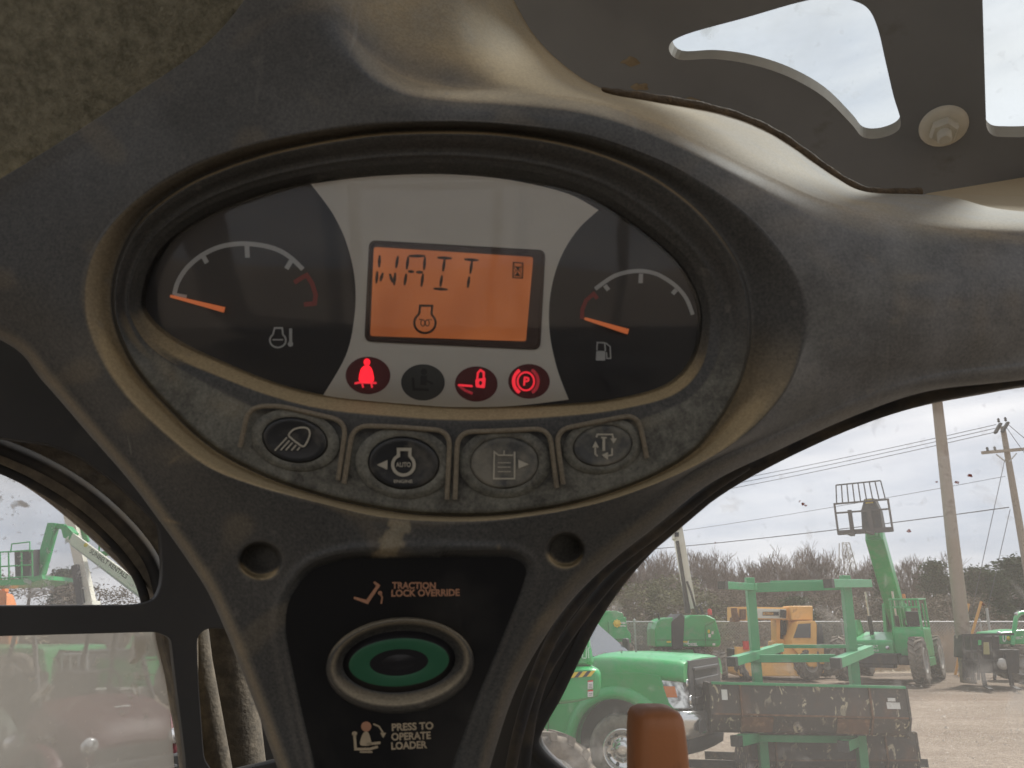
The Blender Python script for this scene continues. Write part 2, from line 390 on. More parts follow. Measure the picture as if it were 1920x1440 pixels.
# soft dents and a parting line so that the big faces are not perfect
DD += .0012 * np.sin(PX / 97 + PY / 140) * np.sin(PY / 83 - PX / 210) * stalk
DD += .0015 * np.exp(-((EE - 1.5) / .2) ** 2) * (1 - bot) - .0008 * np.exp(-((EE - 1.28) / .06) ** 2) * (1 - bot)
rx, ry = (PX - 960) / FPX, (720 - PY) / FPX
VX, VY, VZ = rx * DD, (CP - ry * SP) * DD, H + (SP + ry * CP) * DD
# powdered edges and stains: 'dust' attribute
rng = np.random.default_rng(3)
def blotch(x, y, sx, sy, rot=0):
    c, s_ = math.cos(R(rot)), math.sin(R(rot)); u, v = (PX - x) * c + (PY - y) * s_, -(PX - x) * s_ + (PY - y) * c
    return np.exp(-(u / sx) ** 2 - (v / sy) ** 2)
A2 = np.arctan2(PY - CY, PX - CX)
band = lambda a, b: sstep(EE, a, a + .08) * (1 - sstep(EE, b - .08, b))
dust = .48 * band(.10, .95) * bot                                     # ledge under the lens
leftw = sstep(-np.cos(A2), -.75, -.2) * sstep(np.sin(A2), -.55, .1)
dust += .62 * band(3.0, 4.03) * leftw + .6 * band(2.9, 4.0) * bot * (1 - leftw) + .12 * band(3.1, 4.0) * (1 - bot) * sstep(-np.cos(A2), -.2, .8)
btn = band(1.25, 2.95) * bot                                           # switch panel smeared grey
dust += btn * .05
smear = btn * .9 + .35 * stalk * sstep(np.sin(PX / 60 + 2 * np.sin(PY / 90)), .2, 1) * sstep(PX, 1300, 1500)
for b in ((430,765,45,20,15),(310,690,40,14,50),(1180,800,60,12,-12),(900,790,120,9,0)): dust += .5 * blotch(*b) * btn
dust += .34 * np.exp(-((EE - 5.6) / .28) ** 2) * sstep(PY, 560, 700) * (PX < 700)       # worn left edge
dust += .14 * np.exp(-((EE - 5.5) / .3) ** 2) * sstep(PY, 700, 800) * (PX >= 700)
dust += .85 * sstep(EE, 4.86, 5.35) * shelf * (.80 + .10 * np.sin(PX / 37 + 2 * np.sin(PY / 23)))                              # the ledge holds settled dust
dust += .55 * np.exp(-((EE - 4.985) / .10) ** 2) * sstep(PX, 900, 1250) * sstep(-PY, -640, -420)
wob = 4 * np.sin(PY / 5.3) + 3 * np.sin(PY / 2.1 + PX / 9)
scuff = (1 - sstep(np.abs((PX - 738) + (PY - 1010) * .46 + wob), 13, 24)) * (1 - sstep(np.abs(PY - 1008 + 3 * np.sin(PX / 4.0)), 30, 40)) * stalk
dust += scuff * (.75 + .35 * sstep(-PY, -1000, -975)); smear = np.maximum(smear, .8 * scuff)
for hx, hy, ra, rb in ((489,1050,40,34),(1060,1031,35,32)):
    rho = np.hypot((PX - hx) / ra, (PY - hy) / rb); dust += .9 * np.exp(-((rho - .93) / .14) ** 2) * sstep((PY - hy) / rb + .25 * (hx - PX) / ra, .25, .8) * stalk
for x, y, sx, sy in ((1715,520,60,10),(1690,560,12,60),(1840,590,14,70),(1905,560,10,60),(1790,570,18,14),(1890,560,18,20),(1500,420,60,22),(1400,360,70,25),(860,185,120,16),(360,850,60,16),(225,640,60,30)):
    dust += .17 * blotch(x, y, sx, sy) * stalk
dust += .12 * stalk * sstep(np.sin(PX / 43 + 3 * np.sin(PY / 59)) + np.sin(PY / 37 + 2 * np.sin(PX / 71)), 1.1, 1.9)
for _ in range(46):                                                    # scuffs and dried splashes
    x, y = rng.uniform(0, 1920), rng.uniform(300, 1400); dust += rng.uniform(.15, .4) * blotch(x, y, rng.uniform(3, 16), rng.uniform(2, 5), rng.uniform(-60, 60)) * stalk

console = thing("instrument_console", "dusty black sculpted instrument console with oval gauge cluster filling the middle of the cab", "console", P(800, 1500, .47))
nr = len(RR); verts = np.stack([VX, VY, VZ], -1).reshape(-1, 3)
mb = MB(); mb.v = [tuple(v) for v in verts]
for k in range(nr - 1):
    for i in range(NT_):
        j = (i + 1) % NT_; mb.f.append((k * NT_ + i, (k + 1) * NT_ + i, (k + 1) * NT_ + j, k * NT_ + j))
mb.mi = [0] * len(mb.f); mb.sm = [True] * len(mb.f)
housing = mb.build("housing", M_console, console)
at = housing.data.attributes.new("dust", 'FLOAT', 'POINT'); at.data.foreach_set("value", np.clip(dust, 0, 1.2).reshape(-1).astype(np.float32))
scoop = shelf * sstep(EE, 5.0, 5.2) * (1 - sstep(PX, 960, 1060)); upper = scoop * (1 - sstep(PY, 50, 125))
dust = dust * (1 - .55 * upper); smear = np.maximum(smear, .5 * upper)
film = stalk * (.85 * sstep(PX, 1150, 1600) + .25 * sstep(-PY, -500, -200)) * (1 - scoop)  # brighter right arm: light from the windscreen put into the colour
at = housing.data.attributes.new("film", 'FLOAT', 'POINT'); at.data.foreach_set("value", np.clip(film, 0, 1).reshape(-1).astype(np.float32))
at = housing.data.attributes.new("smear", 'FLOAT', 'POINT'); at.data.foreach_set("value", np.clip(smear, 0, 1).reshape(-1).astype(np.float32))

# ------------------------------------------------------------------ flat printed shapes on the console
def stroke(mb, pts, wpx, d, m=0, closed=False, lift=.0003):
    """a printed line of given pixel width at depth d"""
    p = [np.array(q, float) for q in pts]; n = len(p); L_, R_ = [], []
    for i in range(n):
        a = p[(i - 1) % n] if (closed or i > 0) else p[i]; b = p[(i + 1) % n] if (closed or i < n - 1) else p[i]
        d1 = p[i] - a; d2 = b - p[i]
        l1, l2 = np.linalg.norm(d1), np.linalg.norm(d2)
        d1 = d1 / l1 if l1 > 1e-6 else d2 / max(l2, 1e-6); d2 = d2 / l2 if l2 > 1e-6 else d1
        n1, n2 = np.array((-d1[1], d1[0])), np.array((-d2[1], d2[0])); mt = n1 + n2; ml = np.linalg.norm(mt); mt = mt / ml if ml > 1e-3 else n1
        k = min(1 / max(mt @ n1, .35), 2.0); wv = wpx[i] if isinstance(wpx, (list, tuple)) else wpx
        L_.append(p[i] + mt * wv / 2 * k); R_.append(p[i] - mt * wv / 2 * k)
    vs = [P(*q, d - lift) for q in L_] + [P(*q, d - lift) for q in R_]; fs = []
    for i in range(n if closed else n - 1): j = (i + 1) % n; fs.append((i, j, n + j, n + i))
    mb.add(vs, fs, m)
def fill(mb, pts, d, m=0, lift=.0003): mb.poly([P(*q, d - lift) for q in pts], m)
def ptext(mb, txt, x, y, w, h, d, rot=0, m=0, bold=.012, space=1.0, lift=.0003):
    """lettering with its lower left corner at pixel x, y"""
    c, s_ = math.cos(R(rot)), math.sin(R(rot)); d = d - lift
    o = P(x, y, d); lettering(mb, txt, o, P(x + w * c, y + w * s_, d) - o, P(x + h * s_, y - h * c, d) - o, m, bold, space)

cluster_mb = MB(); lens_loop = smooth_loop(A_in, 4)
grow = lambda lp, k: [(CX + (x - CX) * (1 + k), CY + (y - CY) * (1 + k)) for x, y in lp]
fill(cluster_mb, grow(lens_loop, .01), .4170)
M_gauge = paint("gauge face", (.007, .006, .007), .5, var=.25, scale=40)
cluster = cluster_mb.build("gauge_face", M_gauge, console)
# silver centre plate with hollow sides
def face_outline():
    left = smooth_loop([(583,345),(625,402),(652,462),(666,530),(664,600),(648,668),(606,741)], 6, False)
    right_ = smooth_loop([(1066,749),(1044,690),(1030,620),(1032,550),(1050,485),(1082,432),(1122,394)], 6, False)
    bottom = smooth_loop([(606,741),(680,752),(760,760),(850,763),(960,761),(1066,749)], 5, False)[1:-1]
    top = smooth_loop([(1122,394),(1060,362),(950,337),(830,327),(700,331),(583,345)], 5, False)[1:-1]
    return left + bottom + right_ + top
mb = MB(); fo = face_outline(); mb.prism([P(*q, .4166) for q in fo], ray(830, 540) * -.0006)
mb.build("face_plate", M_silver, cluster, auto=30)
# display: sunken frame, lit screen, segments
M_scr_frame = paint("brown display frame", (.055, .028, .018), .45, var=.2, scale=30)
M_scr = NT("lit orange screen"); n_ = M_scr.noise(22, 2, .4); M_scr.base((.03, .012, .005)); M_scr.set(rough=.35)
M_scr.L(M_scr.ramp(n_, .3, .75, (.27, .066, .017), (.50, .150, .042)), M_scr.b.inputs['Emission Color']); M_scr.b.inputs['Emission Strength'].default_value = .31; M_scr = M_scr.m
M_seg = paint("dark display segment", (.02, .010, .006), .6)
disp = MB(); fro = round_poly([(692,450),(1023,469),(1013,656),(683,640)], 14); scr = round_poly([(701,463),(1000,482),(986,640),(694,630)], 5)
nb = len(fro)
fill(disp, fro, .4158)
disp.loft([[P(*q, .4159) for q in fro], [P(*q, .4150) for q in fro], [P(*((np.array(q) - (850, 555)) * .975 + (850, 555)), .4150) for q in fro], [P(*((np.array(q) - (850, 555)) * .965 + (850, 555)), .4158) for q in fro]], 0, False, cap=False)
disp_o = disp.build("display", M_scr_frame, cluster)
mb = MB(); fill(mb, scr, .4155); mb.build("screen", M_scr, cluster)
mb = MB(); Z = lambda x, y: (640 + x / 4.0, 420 + y / 4.0)
seg = [[(288,235),(283,325)],[(270,355),(262,445)],[(312,365),(292,430)],[(425,240),(410,330)],[(405,365),(395,460)],[(363,372),(384,440)],
       [(505,240),(628,240)],[(502,246),(490,340)],[(487,372),(474,460)],[(628,248),(620,345)],[(614,372),(600,470)],[(500,355),(546,359)],[(560,361),(612,362)],
       [(720,252),(828,258)],[(775,268),(762,356)],[(755,384),(742,470)],[(690,484),(798,492)],
       [(922,265),(1030,272)],[(980,280),(967,372)],[(960,394),(948,478)]]
for a, b in seg: stroke(mb, [Z(*a), Z((a[0] + b[0]) / 2, (a[1] + b[1]) / 2), Z(*b)], [3.4, 6.2, 3.4], .4154)
stroke(mb, [Z(1290,288), Z(1362,293), Z(1358,406), Z(1286,402)], 2.3, .4154, closed=True)
fill(mb, [Z(1302,318), Z(1347,320), Z(1325,352)], .4154); fill(mb, [Z(1323,354), Z(1343,394), Z(1299,390)], .4154)
stroke(mb, [Z(1300,300), Z(1300,340), Z(1318,350), Z(1298,362), Z(1296,396)], 1.3, .4154); stroke(mb, [Z(1350,302), Z(1348,342), Z(1330,350), Z(1348,362), Z(1346,398)], 1.3, .4154)
arc = [Z(627 + 80 * math.cos(t), 742 + 76 * math.sin(t)) for t in np.linspace(R(-48), R(228), 28)]
stroke(mb, arc, 4.4, .4154); stroke(mb, [arc[-1], Z(586,665), Z(590,612), Z(682,614), Z(676,672), arc[0]], 4.4, .4154)
stroke(mb, [Z(584,716), Z(600,716), Z(606,722)], 2.2, .4154); stroke(mb, [Z(668,718), Z(680,716), Z(650,718)], 2.2, .4154)
for cx in (611, 645): stroke(mb, [Z(cx + 15 * math.cos(t), 742 + 24 * math.sin(t)) for t in np.linspace(0, 2 * math.pi, 14)[:-1]], 2.0, .4154, closed=True)
mb.build("screen_segments", M_seg, cluster)
# gauges
M_white = paint("grey white print", (.55, .56, .54), .6, var=.05)
M_redp = paint("dull red print", (.28, .03, .03), .6, var=.1)
M_needle = glow("lit orange needle", (.62, .15, .04), .24, (.3, .06, .02))
mb = MB(); dg_ = .4166
s1_ = smooth_loop([(327,553),(333,530),(350,503),(378,479),(412,463),(450,457),(490,460),(522,469),(546,484),(568,505)], 5, False)
stroke(mb, s1_, 8.5, dg_)
for a, b in (((380,479),(388,493)),((463,461),(464,483)),((546,489),(537,504))): stroke(mb, [a, b], 9, dg_, lift=.00045)
stroke(mb, [(327,552),(350,556)], 6, dg_, lift=.00045)
stroke(mb, [(552,530),(567,520),(575,516),(585,531),(592,553),(590,569),(570,571)], 8.5, dg_, 1)
arc = [(521 + 15 * math.cos(t), 638 + 13.5 * math.sin(t)) for t in np.linspace(R(-52), R(232), 20)]
stroke(mb, arc, 3.2, dg_); stroke(mb, [arc[-1], (513,622), (515,615), (529,615), (530,622), arc[0]], 3.2, dg_)
stroke(mb, [(511,637),(531,637)], 2.6, dg_); stroke(mb, [(545,616),(545,642)], 5.5, dg_); fill(mb, ell(544.5,645,5,5), dg_)
mb.build("temperature_scale", [M_white, M_redp], cluster)
mb = MB()
s2_ = smooth_loop([(1116,542),(1132,530),(1153,517),(1177,510),(1201,508),(1222,511),(1242,519),(1268,537),(1287,560),(1299,590)], 5, False)
stroke(mb, s2_, 7.5, dg_)
for a, b in (((1134,535),(1141,544)),((1202,513),(1201,531)),((1268,543),(1261,551))): stroke(mb, [a, b], 8, dg_, lift=.00045)
stroke(mb, [(1120,560),(1113,551),(1099,563),(1092,580),(1091,598)], 7.5, dg_, 1)
fill(mb, round_poly([(1118,658),(1135,658),(1135,676),(1117,676)], 2), dg_); stroke(mb, [(1119,657),(1120,642),(1134,643),(1135,658)], 2.6, dg_); stroke(mb, [(1136,643),(1144,650),(1145,672),(1138,672),(1137,660)], 2.2, dg_)
mb.build("fuel_scale", [M_white, M_redp], cluster)
def needle(a, b):
    mb = MB(); a, b = np.array(a, float), np.array(b, float); n = (b - a)[::-1] * (-1, 1) / np.linalg.norm(b - a)
    mb.prism([P(*(a + n * 2.5), .4150), P(*(b + n * 5.2), .4150), P(*(b - n * 5.2), .4150), P(*(a - n * 2.5), .4150)], ray(*a) * -.0006); return mb.build("needle", M_needle, cluster)
needle((319,555), (421,581)); needle((1096,597), (1178,622))
# warning lights
M_lampoff = paint("unlit warning lamp", (.06, .064, .06), .35, var=.2, scale=60)
M_lamp = glow("smoked red warning lamp", (.5, .015, .025), .014, (.028, .010, .011))
M_dim = paint("unlit symbol", (.014, .016, .015), .5)
M_red1 = glow("bright red lamp symbol", (1, .010, .022), .95); M_red2 = glow("red lamp symbol", (1, .03, .05), .42); M_red3 = glow("faint red lamp symbol", (.7, .04, .06), .16)
dl = .4157
def lamp(cx, cy, rx, ry, mats, draw):
    mb = MB(); lp = ell(cx, cy, rx, ry); mb.prism([P(*q, .4160) for q in lp], ray(cx, cy) * -.0004); draw(mb); return mb.build("warning_light", mats, cluster)
def d_belt(mb):
    fill(mb, ell(688,679,6,6.5), dl, 1); fill(mb, smooth_loop([(683,686),(692,686),(698,694),(701,712),(695,716),(680,716),(673,712),(676,694)], 4), dl, 1, .0004)
    stroke(mb, [(665,719),(674,717),(700,718),(706,718)], 4, dl, 2); stroke(mb, [(679,718),(681,727)], 3.4, dl, 2, lift=.0005); stroke(mb, [(696,718),(698,727)], 3.4, dl, 2, lift=.0005)
def d_seat(mb):
    fill(mb, ell(795,697,6,6), dl, 1); stroke(mb, [(795,704),(794,722)], 12, dl, 1); stroke(mb, [(774,708),(776,730),(804,731)], 5, dl, 1); stroke(mb, [(800,714),(812,720)], 4, dl, 1)
def d_loader(mb):
    stroke(mb, [(859,722),(886,724)], 4, dl, 1); stroke(mb, [(862,724),(872,732),(886,738)], 5, dl, 2)
    fill(mb, round_poly([(891,711),(911,708),(909,728),(892,726)], 3), dl, 1); stroke(mb, [(895,711),(896,699),(901,694),(907,698),(907,709)], 4, dl, 1); fill(mb, ell(901,718,3,4), dl, 0, .0006)
def d_park(mb):
    stroke(mb, ell(986,715,15.5,17, 0, 26), 3.4, dl, 1, True); stroke(mb, ell(986,715,23,24,0,14,120,240), 6.5, dl, 1); stroke(mb, ell(986,715,23,24,0,14,-62,60), 6, dl, 2)
    ptext(mb, "P", 981, 723, 11, 17, dl, 4, 1, .03)
lamp(690,704,42,35, [M_lamp, M_red1, M_red2], d_belt); lamp(793,717,41,34, [M_lampoff, M_dim], d_seat)
lamp(893,720,40,33, [M_lamp, M_red2, M_red3], d_loader); lamp(992,715,39,32.5, [M_lamp, M_red2, M_red3], d_park)
# clear domed lens over the cluster
lt = NT("cluster lens"); tr = lt.N("BsdfTransparent"); gl = lt.N("BsdfGlossy"); gl.inputs['Roughness'].default_value = .04
fr = lt.N("Fresnel"); fr.inputs[0].default_value = 1.30; ms = lt.N("MixShader"); lt.L(fr.outputs[0], ms.inputs[0]); lt.L(tr.outputs[0], ms.inputs[1]); lt.L(gl.outputs[0], ms.inputs[2])
df = lt.N("BsdfDiffuse"); df.inputs[0].default_value = (.4, .36, .3, 1); m2 = lt.N("MixShader"); lt.L(lt.math('MULTIPLY', lt.ramp(lt.noise(30, 5, .6), .35, .8), .03), m2.inputs[0]); lt.L(ms.outputs[0], m2.inputs[1]); lt.L(df.outputs[0], m2.inputs[2]); lt.L(m2.outputs[0], lt.o.inputs[0])
mb = MB(); loops = []
for k in range(9):
    f = 1.012 - k / 9.0; loops.append([P(CX + (x - CX) * f, CY + (y - CY) * f, .4128 - .0085 * (1 - f * f)) for x, y in lens_loop])
mb.loft(loops, 0, True); mb.build("lens", lt.m, cluster)

# ------------------------------------------------------------------ switches under the cluster
M_switch = console_plastic("worn switch plastic", (.030, .031, .030), (.24, .20, .14), 1.1)
M_cap = paint("black switch cap", (.020, .021, .022), .4, var=.3, scale=40, grime=(.10, .092, .075), gscale=60, gpos=(.5, .74))
M_capworn = paint("dust covered switch cap", (.06, .062, .06), .6, var=.35, scale=70, grime=(.22, .205, .165), gscale=55, gpos=(.36, .60))
M_print = paint("pale switch print", (.42, .39, .31), .6, var=.15, scale=80)
def switch(frame, e, cap, draw, label=None):
    """raised rib, dished surround and oval push cap"""
    cx, cy, rx, ry, rot = e
    mb = MB(); fr_ = round_poly(frame, [0] + [30] * (len(frame) - 2) + [0], 7)[0:]
    path = [P(x, y, .3982) for x, y in fr_]
    mb.tube(path, .00135, 8)
    cxm = np.mean([q[0] for q in frame]); cym = np.mean([q[1] for q in frame])
    rings = []
    for f, d in ((1.40, .4001), (1.26, .3990), (1.12, .3986), (1.04, .3992)):
        rings.append([P(x, y, d) for x, y in ell(cx, cy, rx * f, ry * f, rot, 44)])
    mb.loft(rings, 0, True, cap=False)
    sw = mb.build("switch", M_switch, console)
    dv = np.array([.42 if 0 <= i - len(path) * 8 - 0 < 999999 else .5 for i in range(len(mb.v))], np.float32)
    nt = len(path) * 8; dv[:nt] = .95; n4 = 44
    for r_, val in enumerate((.0, .05, .16, .42)): dv[nt + r_ * n4: nt + (r_ + 1) * n4] = val
    a = sw.data.attributes.new("dust", 'FLOAT', 'POINT'); a.data.foreach_set("value", dv[:len(sw.data.vertices)])
    sv = np.full(len(dv), 1.0, np.float32); sv[:nt] = 0; a = sw.data.attributes.new("smear", 'FLOAT', 'POINT'); a.data.foreach_set("value", sv)
    mb = MB(); rings = []
    for f, d in ((1.03, .4000), (.99, .3986), (.94, .3980), (.8, .3984), (.4, .3988), (.04, .3989)):
        rings.append([P(x, y, d) for x, y in ell(cx, cy, rx * f, ry * f, rot, 44)])
    mb.loft(rings, 0, True); draw(mb); return mb.build("push_cap", [cap, M_print], sw)
dp = .3979
Z1 = lambda x, y: (420 + x / 4.3636, 740 + y / 4.3636)
Z2 = lambda x, y: (820 + x / 4.3636, 760 + y / 4.3636)
def w_lamp(mb):
    stroke(mb, smooth_loop([Z1(530,330), Z1(570,285), Z1(640,268), Z1(690,282), Z1(700,335), Z1(655,422), Z1(600,395), Z1(555,360)], 4), 3.2, dp, 1, True)
    for a, b in (((515,350),(415,458)),((535,375),(463,455)),((560,392),(505,455)),((590,412),(552,456)),((620,430),(598,456))): stroke(mb, [Z1(*a), Z1(*b)], 2.6, dp, 1)
def w_engine(mb):
    arc = [Z1(1468 + 88 * math.cos(t), 574 + 84 * math.sin(t)) for t in np.linspace(R(-50), R(230), 26)]
    stroke(mb, arc, 6, dp, 1); stroke(mb, [arc[-1], Z1(1428,500), Z1(1426,448), Z1(1522,448), Z1(1520,500), arc[0]], 6, dp, 1)
    fill(mb, [Z1(1250,574), Z1(1338,535), Z1(1336,614)], dp, 1); ptext(mb, "AUTO", *Z1(1406,592), 28, 9, dp, 0, 1, .02); ptext(mb, "ENGINE", *Z1(1390,722), 35, 6, dp, 0, 1, .02)
def w_box(mb):
    stroke(mb, [Z2(535,408), Z2(500,408), Z2(466,380), Z2(462,600), Z2(632,600), Z2(632,380)], 3, dp, 1); stroke(mb, [Z2(500,408), Z2(620,408)], 2.4, dp, 1, lift=.0004); stroke(mb, [Z2(546,370), Z2(546,408)], 2.4, dp, 1)
    fill(mb, [Z2(662,445), Z2(750,482), Z2(664,518)], dp, 1)
    for k in range(3): stroke(mb, [Z2(495,470 + k * 36), Z2(600,470 + k * 36)], 1.6, dp, 1)
def w_cycle(mb):
    stroke(mb, [Z2(1300,262), Z2(1310,238), Z2(1432,238), Z2(1440,270)], 3, dp, 1); stroke(mb, [Z2(1362,262), Z2(1362,372)], 5, dp, 1); stroke(mb, [Z2(1340,264), Z2(1386,264)], 3, dp, 1, lift=.0004)
    fill(mb, [Z2(1415,270), Z2(1470,270), Z2(1442,312)], dp, 1); fill(mb, [Z2(1268,345), Z2(1294,292), Z2(1322,345)], dp, 1); fill(mb, [Z2(1344,406), Z2(1396,382), Z2(1396,446)], dp, 1)
    stroke(mb, [Z2(1292,348), Z2(1292,398), Z2(1312,416)], 3, dp, 1); stroke(mb, [Z2(1430,350), Z2(1430,406), Z2(1398,412)], 3, dp, 1)
switch([(450,838),(466,764),(520,760),(650,790),(634,900)], (553,825,60,41,10), M_cap, w_lamp)
switch([(645,906),(662,798),(740,800),(844,808),(838,936)], (757,868,65,48,4), M_cap, w_engine)
switch([(853,936),(858,810),(935,808),(1030,803),(1044,914)], (946,868,62,47,-2), M_capworn, w_box)
switch([(1056,908),(1042,806),(1110,793),(1196,776),(1213,858)], (1130,836,54,37,-9), M_capworn, w_cycle)

# ------------------------------------------------------------------ decal plate with the oval push button
M_plate = paint("glossy black decal", (.009, .0085, .0085), .30, var=.3, scale=14, grime=(.035, .03, .024), gscale=7, gpos=(.5, .85))
M_or = paint("faded orange print", (.40, .20, .115), .6, var=.25, scale=90); M_cream = paint("cream print", (.40, .32, .21), .6, var=.25, scale=90)
mb = MB(); mb.prism([P(*q, DPL) for q in PLATE], ray(750, 1245) * -.0007)
d = DPL - .0008; Z3 = lambda x, y: (520 + x / 3.0, 960 + y / 3.0)
ptext(mb, "TRACTION", 735, 1104, 82, 13, d, .5, 1, .032); ptext(mb, "LOCK OVERRIDE", 734, 1119, 128, 13.5, d, -.6, 1, .032)
ptext(mb, "PRESS TO", 735, 1371, 78, 14.5, d, -2.5, 2, .032); ptext(mb, "OPERATE", 734, 1389, 74, 14.5, d, -2.5, 2, .032); ptext(mb, "LOADER", 734, 1406, 67, 14.5, d, -2.5, 2, .032)
stroke(mb, [Z3(430,482), Z3(505,506), Z3(568,414), Z3(544,394)], [4, 7, 6, 4], d, 1); stroke(mb, [Z3(576,455), Z3(590,480), Z3(584,516)], 3, d, 1); fill(mb, ell(*Z3(578,456), 4, 4), d, 1)
fill(mb, ell(*Z3(500,1207), 9.5, 9.5), d, 1); fill(mb, smooth_loop([Z3(486,1240), Z3(512,1240), Z3(528,1290), Z3(524,1312), Z3(468,1312), Z3(470,1275)], 4), d, 2)
stroke(mb, [Z3(434,1252), Z3(440,1334), Z3(520,1334), Z3(566,1320)], 5, d, 2); stroke(mb, [Z3(500,1306), Z3(580,1298)], 5, d, 2); fill(mb, ell(*Z3(434,1246), 5, 4), d, 2); stroke(mb, [Z3(464,1350), Z3(535,1350)], 3, d, 2)
stroke(mb, [Z3(540,1192), Z3(572,1206), Z3(594,1240)], 3, d, 2); fill(mb, [Z3(578,1242), Z3(612,1242), Z3(596,1272)], d, 2)
plate = mb.build("decal_plate", [M_plate, M_or, M_cream], console)
M_greenr = paint("green button ring", (.022, .105, .05), .45, var=.15, scale=30); M_btn = console_plastic("button surround", (.022, .022, .021), (.33, .27, .18), .2)
def ovals(spec, n=72): return [[P(x, y, dd) for x, y in ell(cx, cy, rx, ry, rot, n)] for cx, cy, rx, ry, rot, dd in spec]
mb = MB(); mb.loft(ovals([(750,1248,140,91,-4,DPL + .001),(750,1247,137,87,-5,DPL - .005),(750,1245,132,81,-6,DPL - .0085),(750,1243,127,77,-6,DPL - .0080),(750,1241,118,69,-5,DPL - .0035),(750,1239,108,60,-4,DPL - .0013),(750,1239,104,56,-4,DPL - .0012)]), 0, True, cap=False)
btn_o = mb.build("override_button", M_btn, console)
dv = np.concatenate([np.full(72, v, np.float32) for v in (0, .02, .10, .75, .05, 0, 0)]); a = btn_o.data.attributes.new("dust", 'FLOAT', 'POINT'); a.data.foreach_set("value", dv)
mb = MB(); mb.loft(ovals([(748,1241,106,58,-4,DPL - .0011),(748,1241,99,52,-4,DPL - .003),(748,1242,94,45,-4,DPL - .0044)]), 0, True, cap=False)
mb.loft(ovals([(748,1242,94,45,-4,DPL - .0044),(748,1242,91,43,-4,DPL - .0047),(748,1242,55,25,-4,DPL - .0034)]), 1, True, cap=False)
mb.loft(ovals([(748,1242,55,25,-4,DPL - .0034),(748,1242,50,22,-4,DPL - .0026),(748,1242,30,13,-4,DPL - .0036),(748,1242,4,2,-4,DPL - .0042)]), 0, True)
mb.build("button_cap", [M_fine_black, M_greenr], btn_o)

# ================================================================== CAB: shell round the console
# headliner, a felt ceiling left of the operator
felt = NT("grey brown felt"); f1 = felt.noise(120, 8, .72); f2 = felt.noise(420, 3, .6)
felt.base(felt.mix(felt.ramp(f1, .36, .66), (.14, .136, .098), (.32, .31, .235))); felt.set(rough=.95, sheen=.15); felt.bump(felt.math('ADD', f1, f2), .5, .004)
_a, _b, _c = P(395, 85, .455), P(0, 345, .475), P(-250, -350, .40)
HPL = Plane(_a, (_b - _a).cross(_c - _a) if (_b - _a).cross(_c - _a).dot(C0 - _a) > 0 else (_c - _a).cross(_b - _a))
mb = MB(); mb.prism([HPL.hit(x, y) for x, y in ((545,-700),(552,-60),(520,0),(430,110),(270,220),(20,380),(-300,560),(-900,700),(-900,-700))], HPL.n * -.02); mb.build("headliner", felt.m)
tag(bpy.data.objects["headliner"], "grey brown felt headliner on the cab ceiling above the console", "headliner")
# overhead guard plate with cut-outs, sloping up towards the operator
OPL = Plane(P(1500, 200, .66), (-.31, -.37, -.876), Vector((0, 0, 1)))
tri = smooth_loop([(1258,78),(1290,56),(1400,25),(1500,-4),(1560,-14),(1598,-8),(1628,8),(1646,45),(1660,105),(1675,170),(1688,215),(1682,236),(1650,249),(1618,247),(1596,222),(1545,172),(1480,135),(1410,112),(1340,102),(1275,103)], 5)
rec = round_poly([(1836,-160),(2150,-160),(2150,238),(1905,247),(1848,246)], [30, 30, 30, 10, 26], 6)
sq = round_poly([(1080,-420),(1560,-420),(1560,-140),(1180,-60)], 30, 5)  # unseen extra cut-out, opened to let light in
M_guard = paint("painted guard steel", (.20, .21, .225), .55, var=.25, scale=10, grime=(.10, .085, .065), gscale=11, gpos=(.60, .8))
guard = thing("overhead_guard", "black steel overhead guard plate with curved cut-outs above the console", "guard plate", OPL.hit(1500, 300))
M_edge = paint("bare dusty steel edge", (.36, .32, .25), .7, var=.2, scale=50)
g1 = sheet("plate", OPL, [(560,-620),(2500,-620),(2500,420),(1750,470),(1500,420),(1200,320),(900,180),(780,60)], [tri, rec, sq], .018, [M_guard, M_edge], guard)
M_bolt = paint("dusty zinc bolt", (.60, .57, .48), .7, metal=0, var=.2, scale=60)
mb = MB(); q = OPL.hit(1768, 226); nrm = OPL.n
mb.lathe([(.0185, .0085), (.0185, .0105), (.015, .0125), (.011, .0135)], q, nrm, 28)
mb.lathe([(.0108, .0135), (.0112, .019), (.0095, .0225), (.006, .0225)], q, nrm, 6, 0, False)
mb.lathe([(.0055, .02), (.0055, .031), (.004, .0325)], q, nrm, 14)
mb.build("flange_bolt", M_bolt, guard)
# loose dirt stuck to the plate
for x, y, sx, sy in ((1187,107,17,8),(1205,154,16,7),(1290,180,22,6)):
    mb = MB(); pts = smooth_loop([(x + sx * (1 + .25 * math.sin(3 * t + x)) * math.cos(t), y + sy * (1 + .3 * math.cos(4 * t + y)) * math.sin(t)) for t in np.linspace(0, 2 * math.pi, 12)[:-1]], 4)
    mb.loft([[OPL.at(*OPL.uv(*p), .0091) for p in pts], [OPL.at(*OPL.uv(x + (p[0] - x) * .6, y + (p[1] - y) * .6), .0102) for p in pts]], 0, True); mb.build("dirt_patch", M_dust, guard)
M_rglass = dirty_glass("scratched roof glass", .03, (.42, .43, .43), .30, 22, .6, .22, 11, tint=(.84, .87, .88), trans=.6)
UPL = Plane(OPL.at(0, 0, -.034), OPL.n)
mb = MB(); c4 = [UPL.hit(x, y) for x, y in ((900,-480),(2450,-480),(2450,350),(1150,350))]; mb.prism(c4, UPL.n * -.005); mb.build("roof_glass", M_rglass); tag(bpy.data.objects["roof_glass"], "blotched clear roof glass lying over the overhead guard cut-outs", "roof glass")
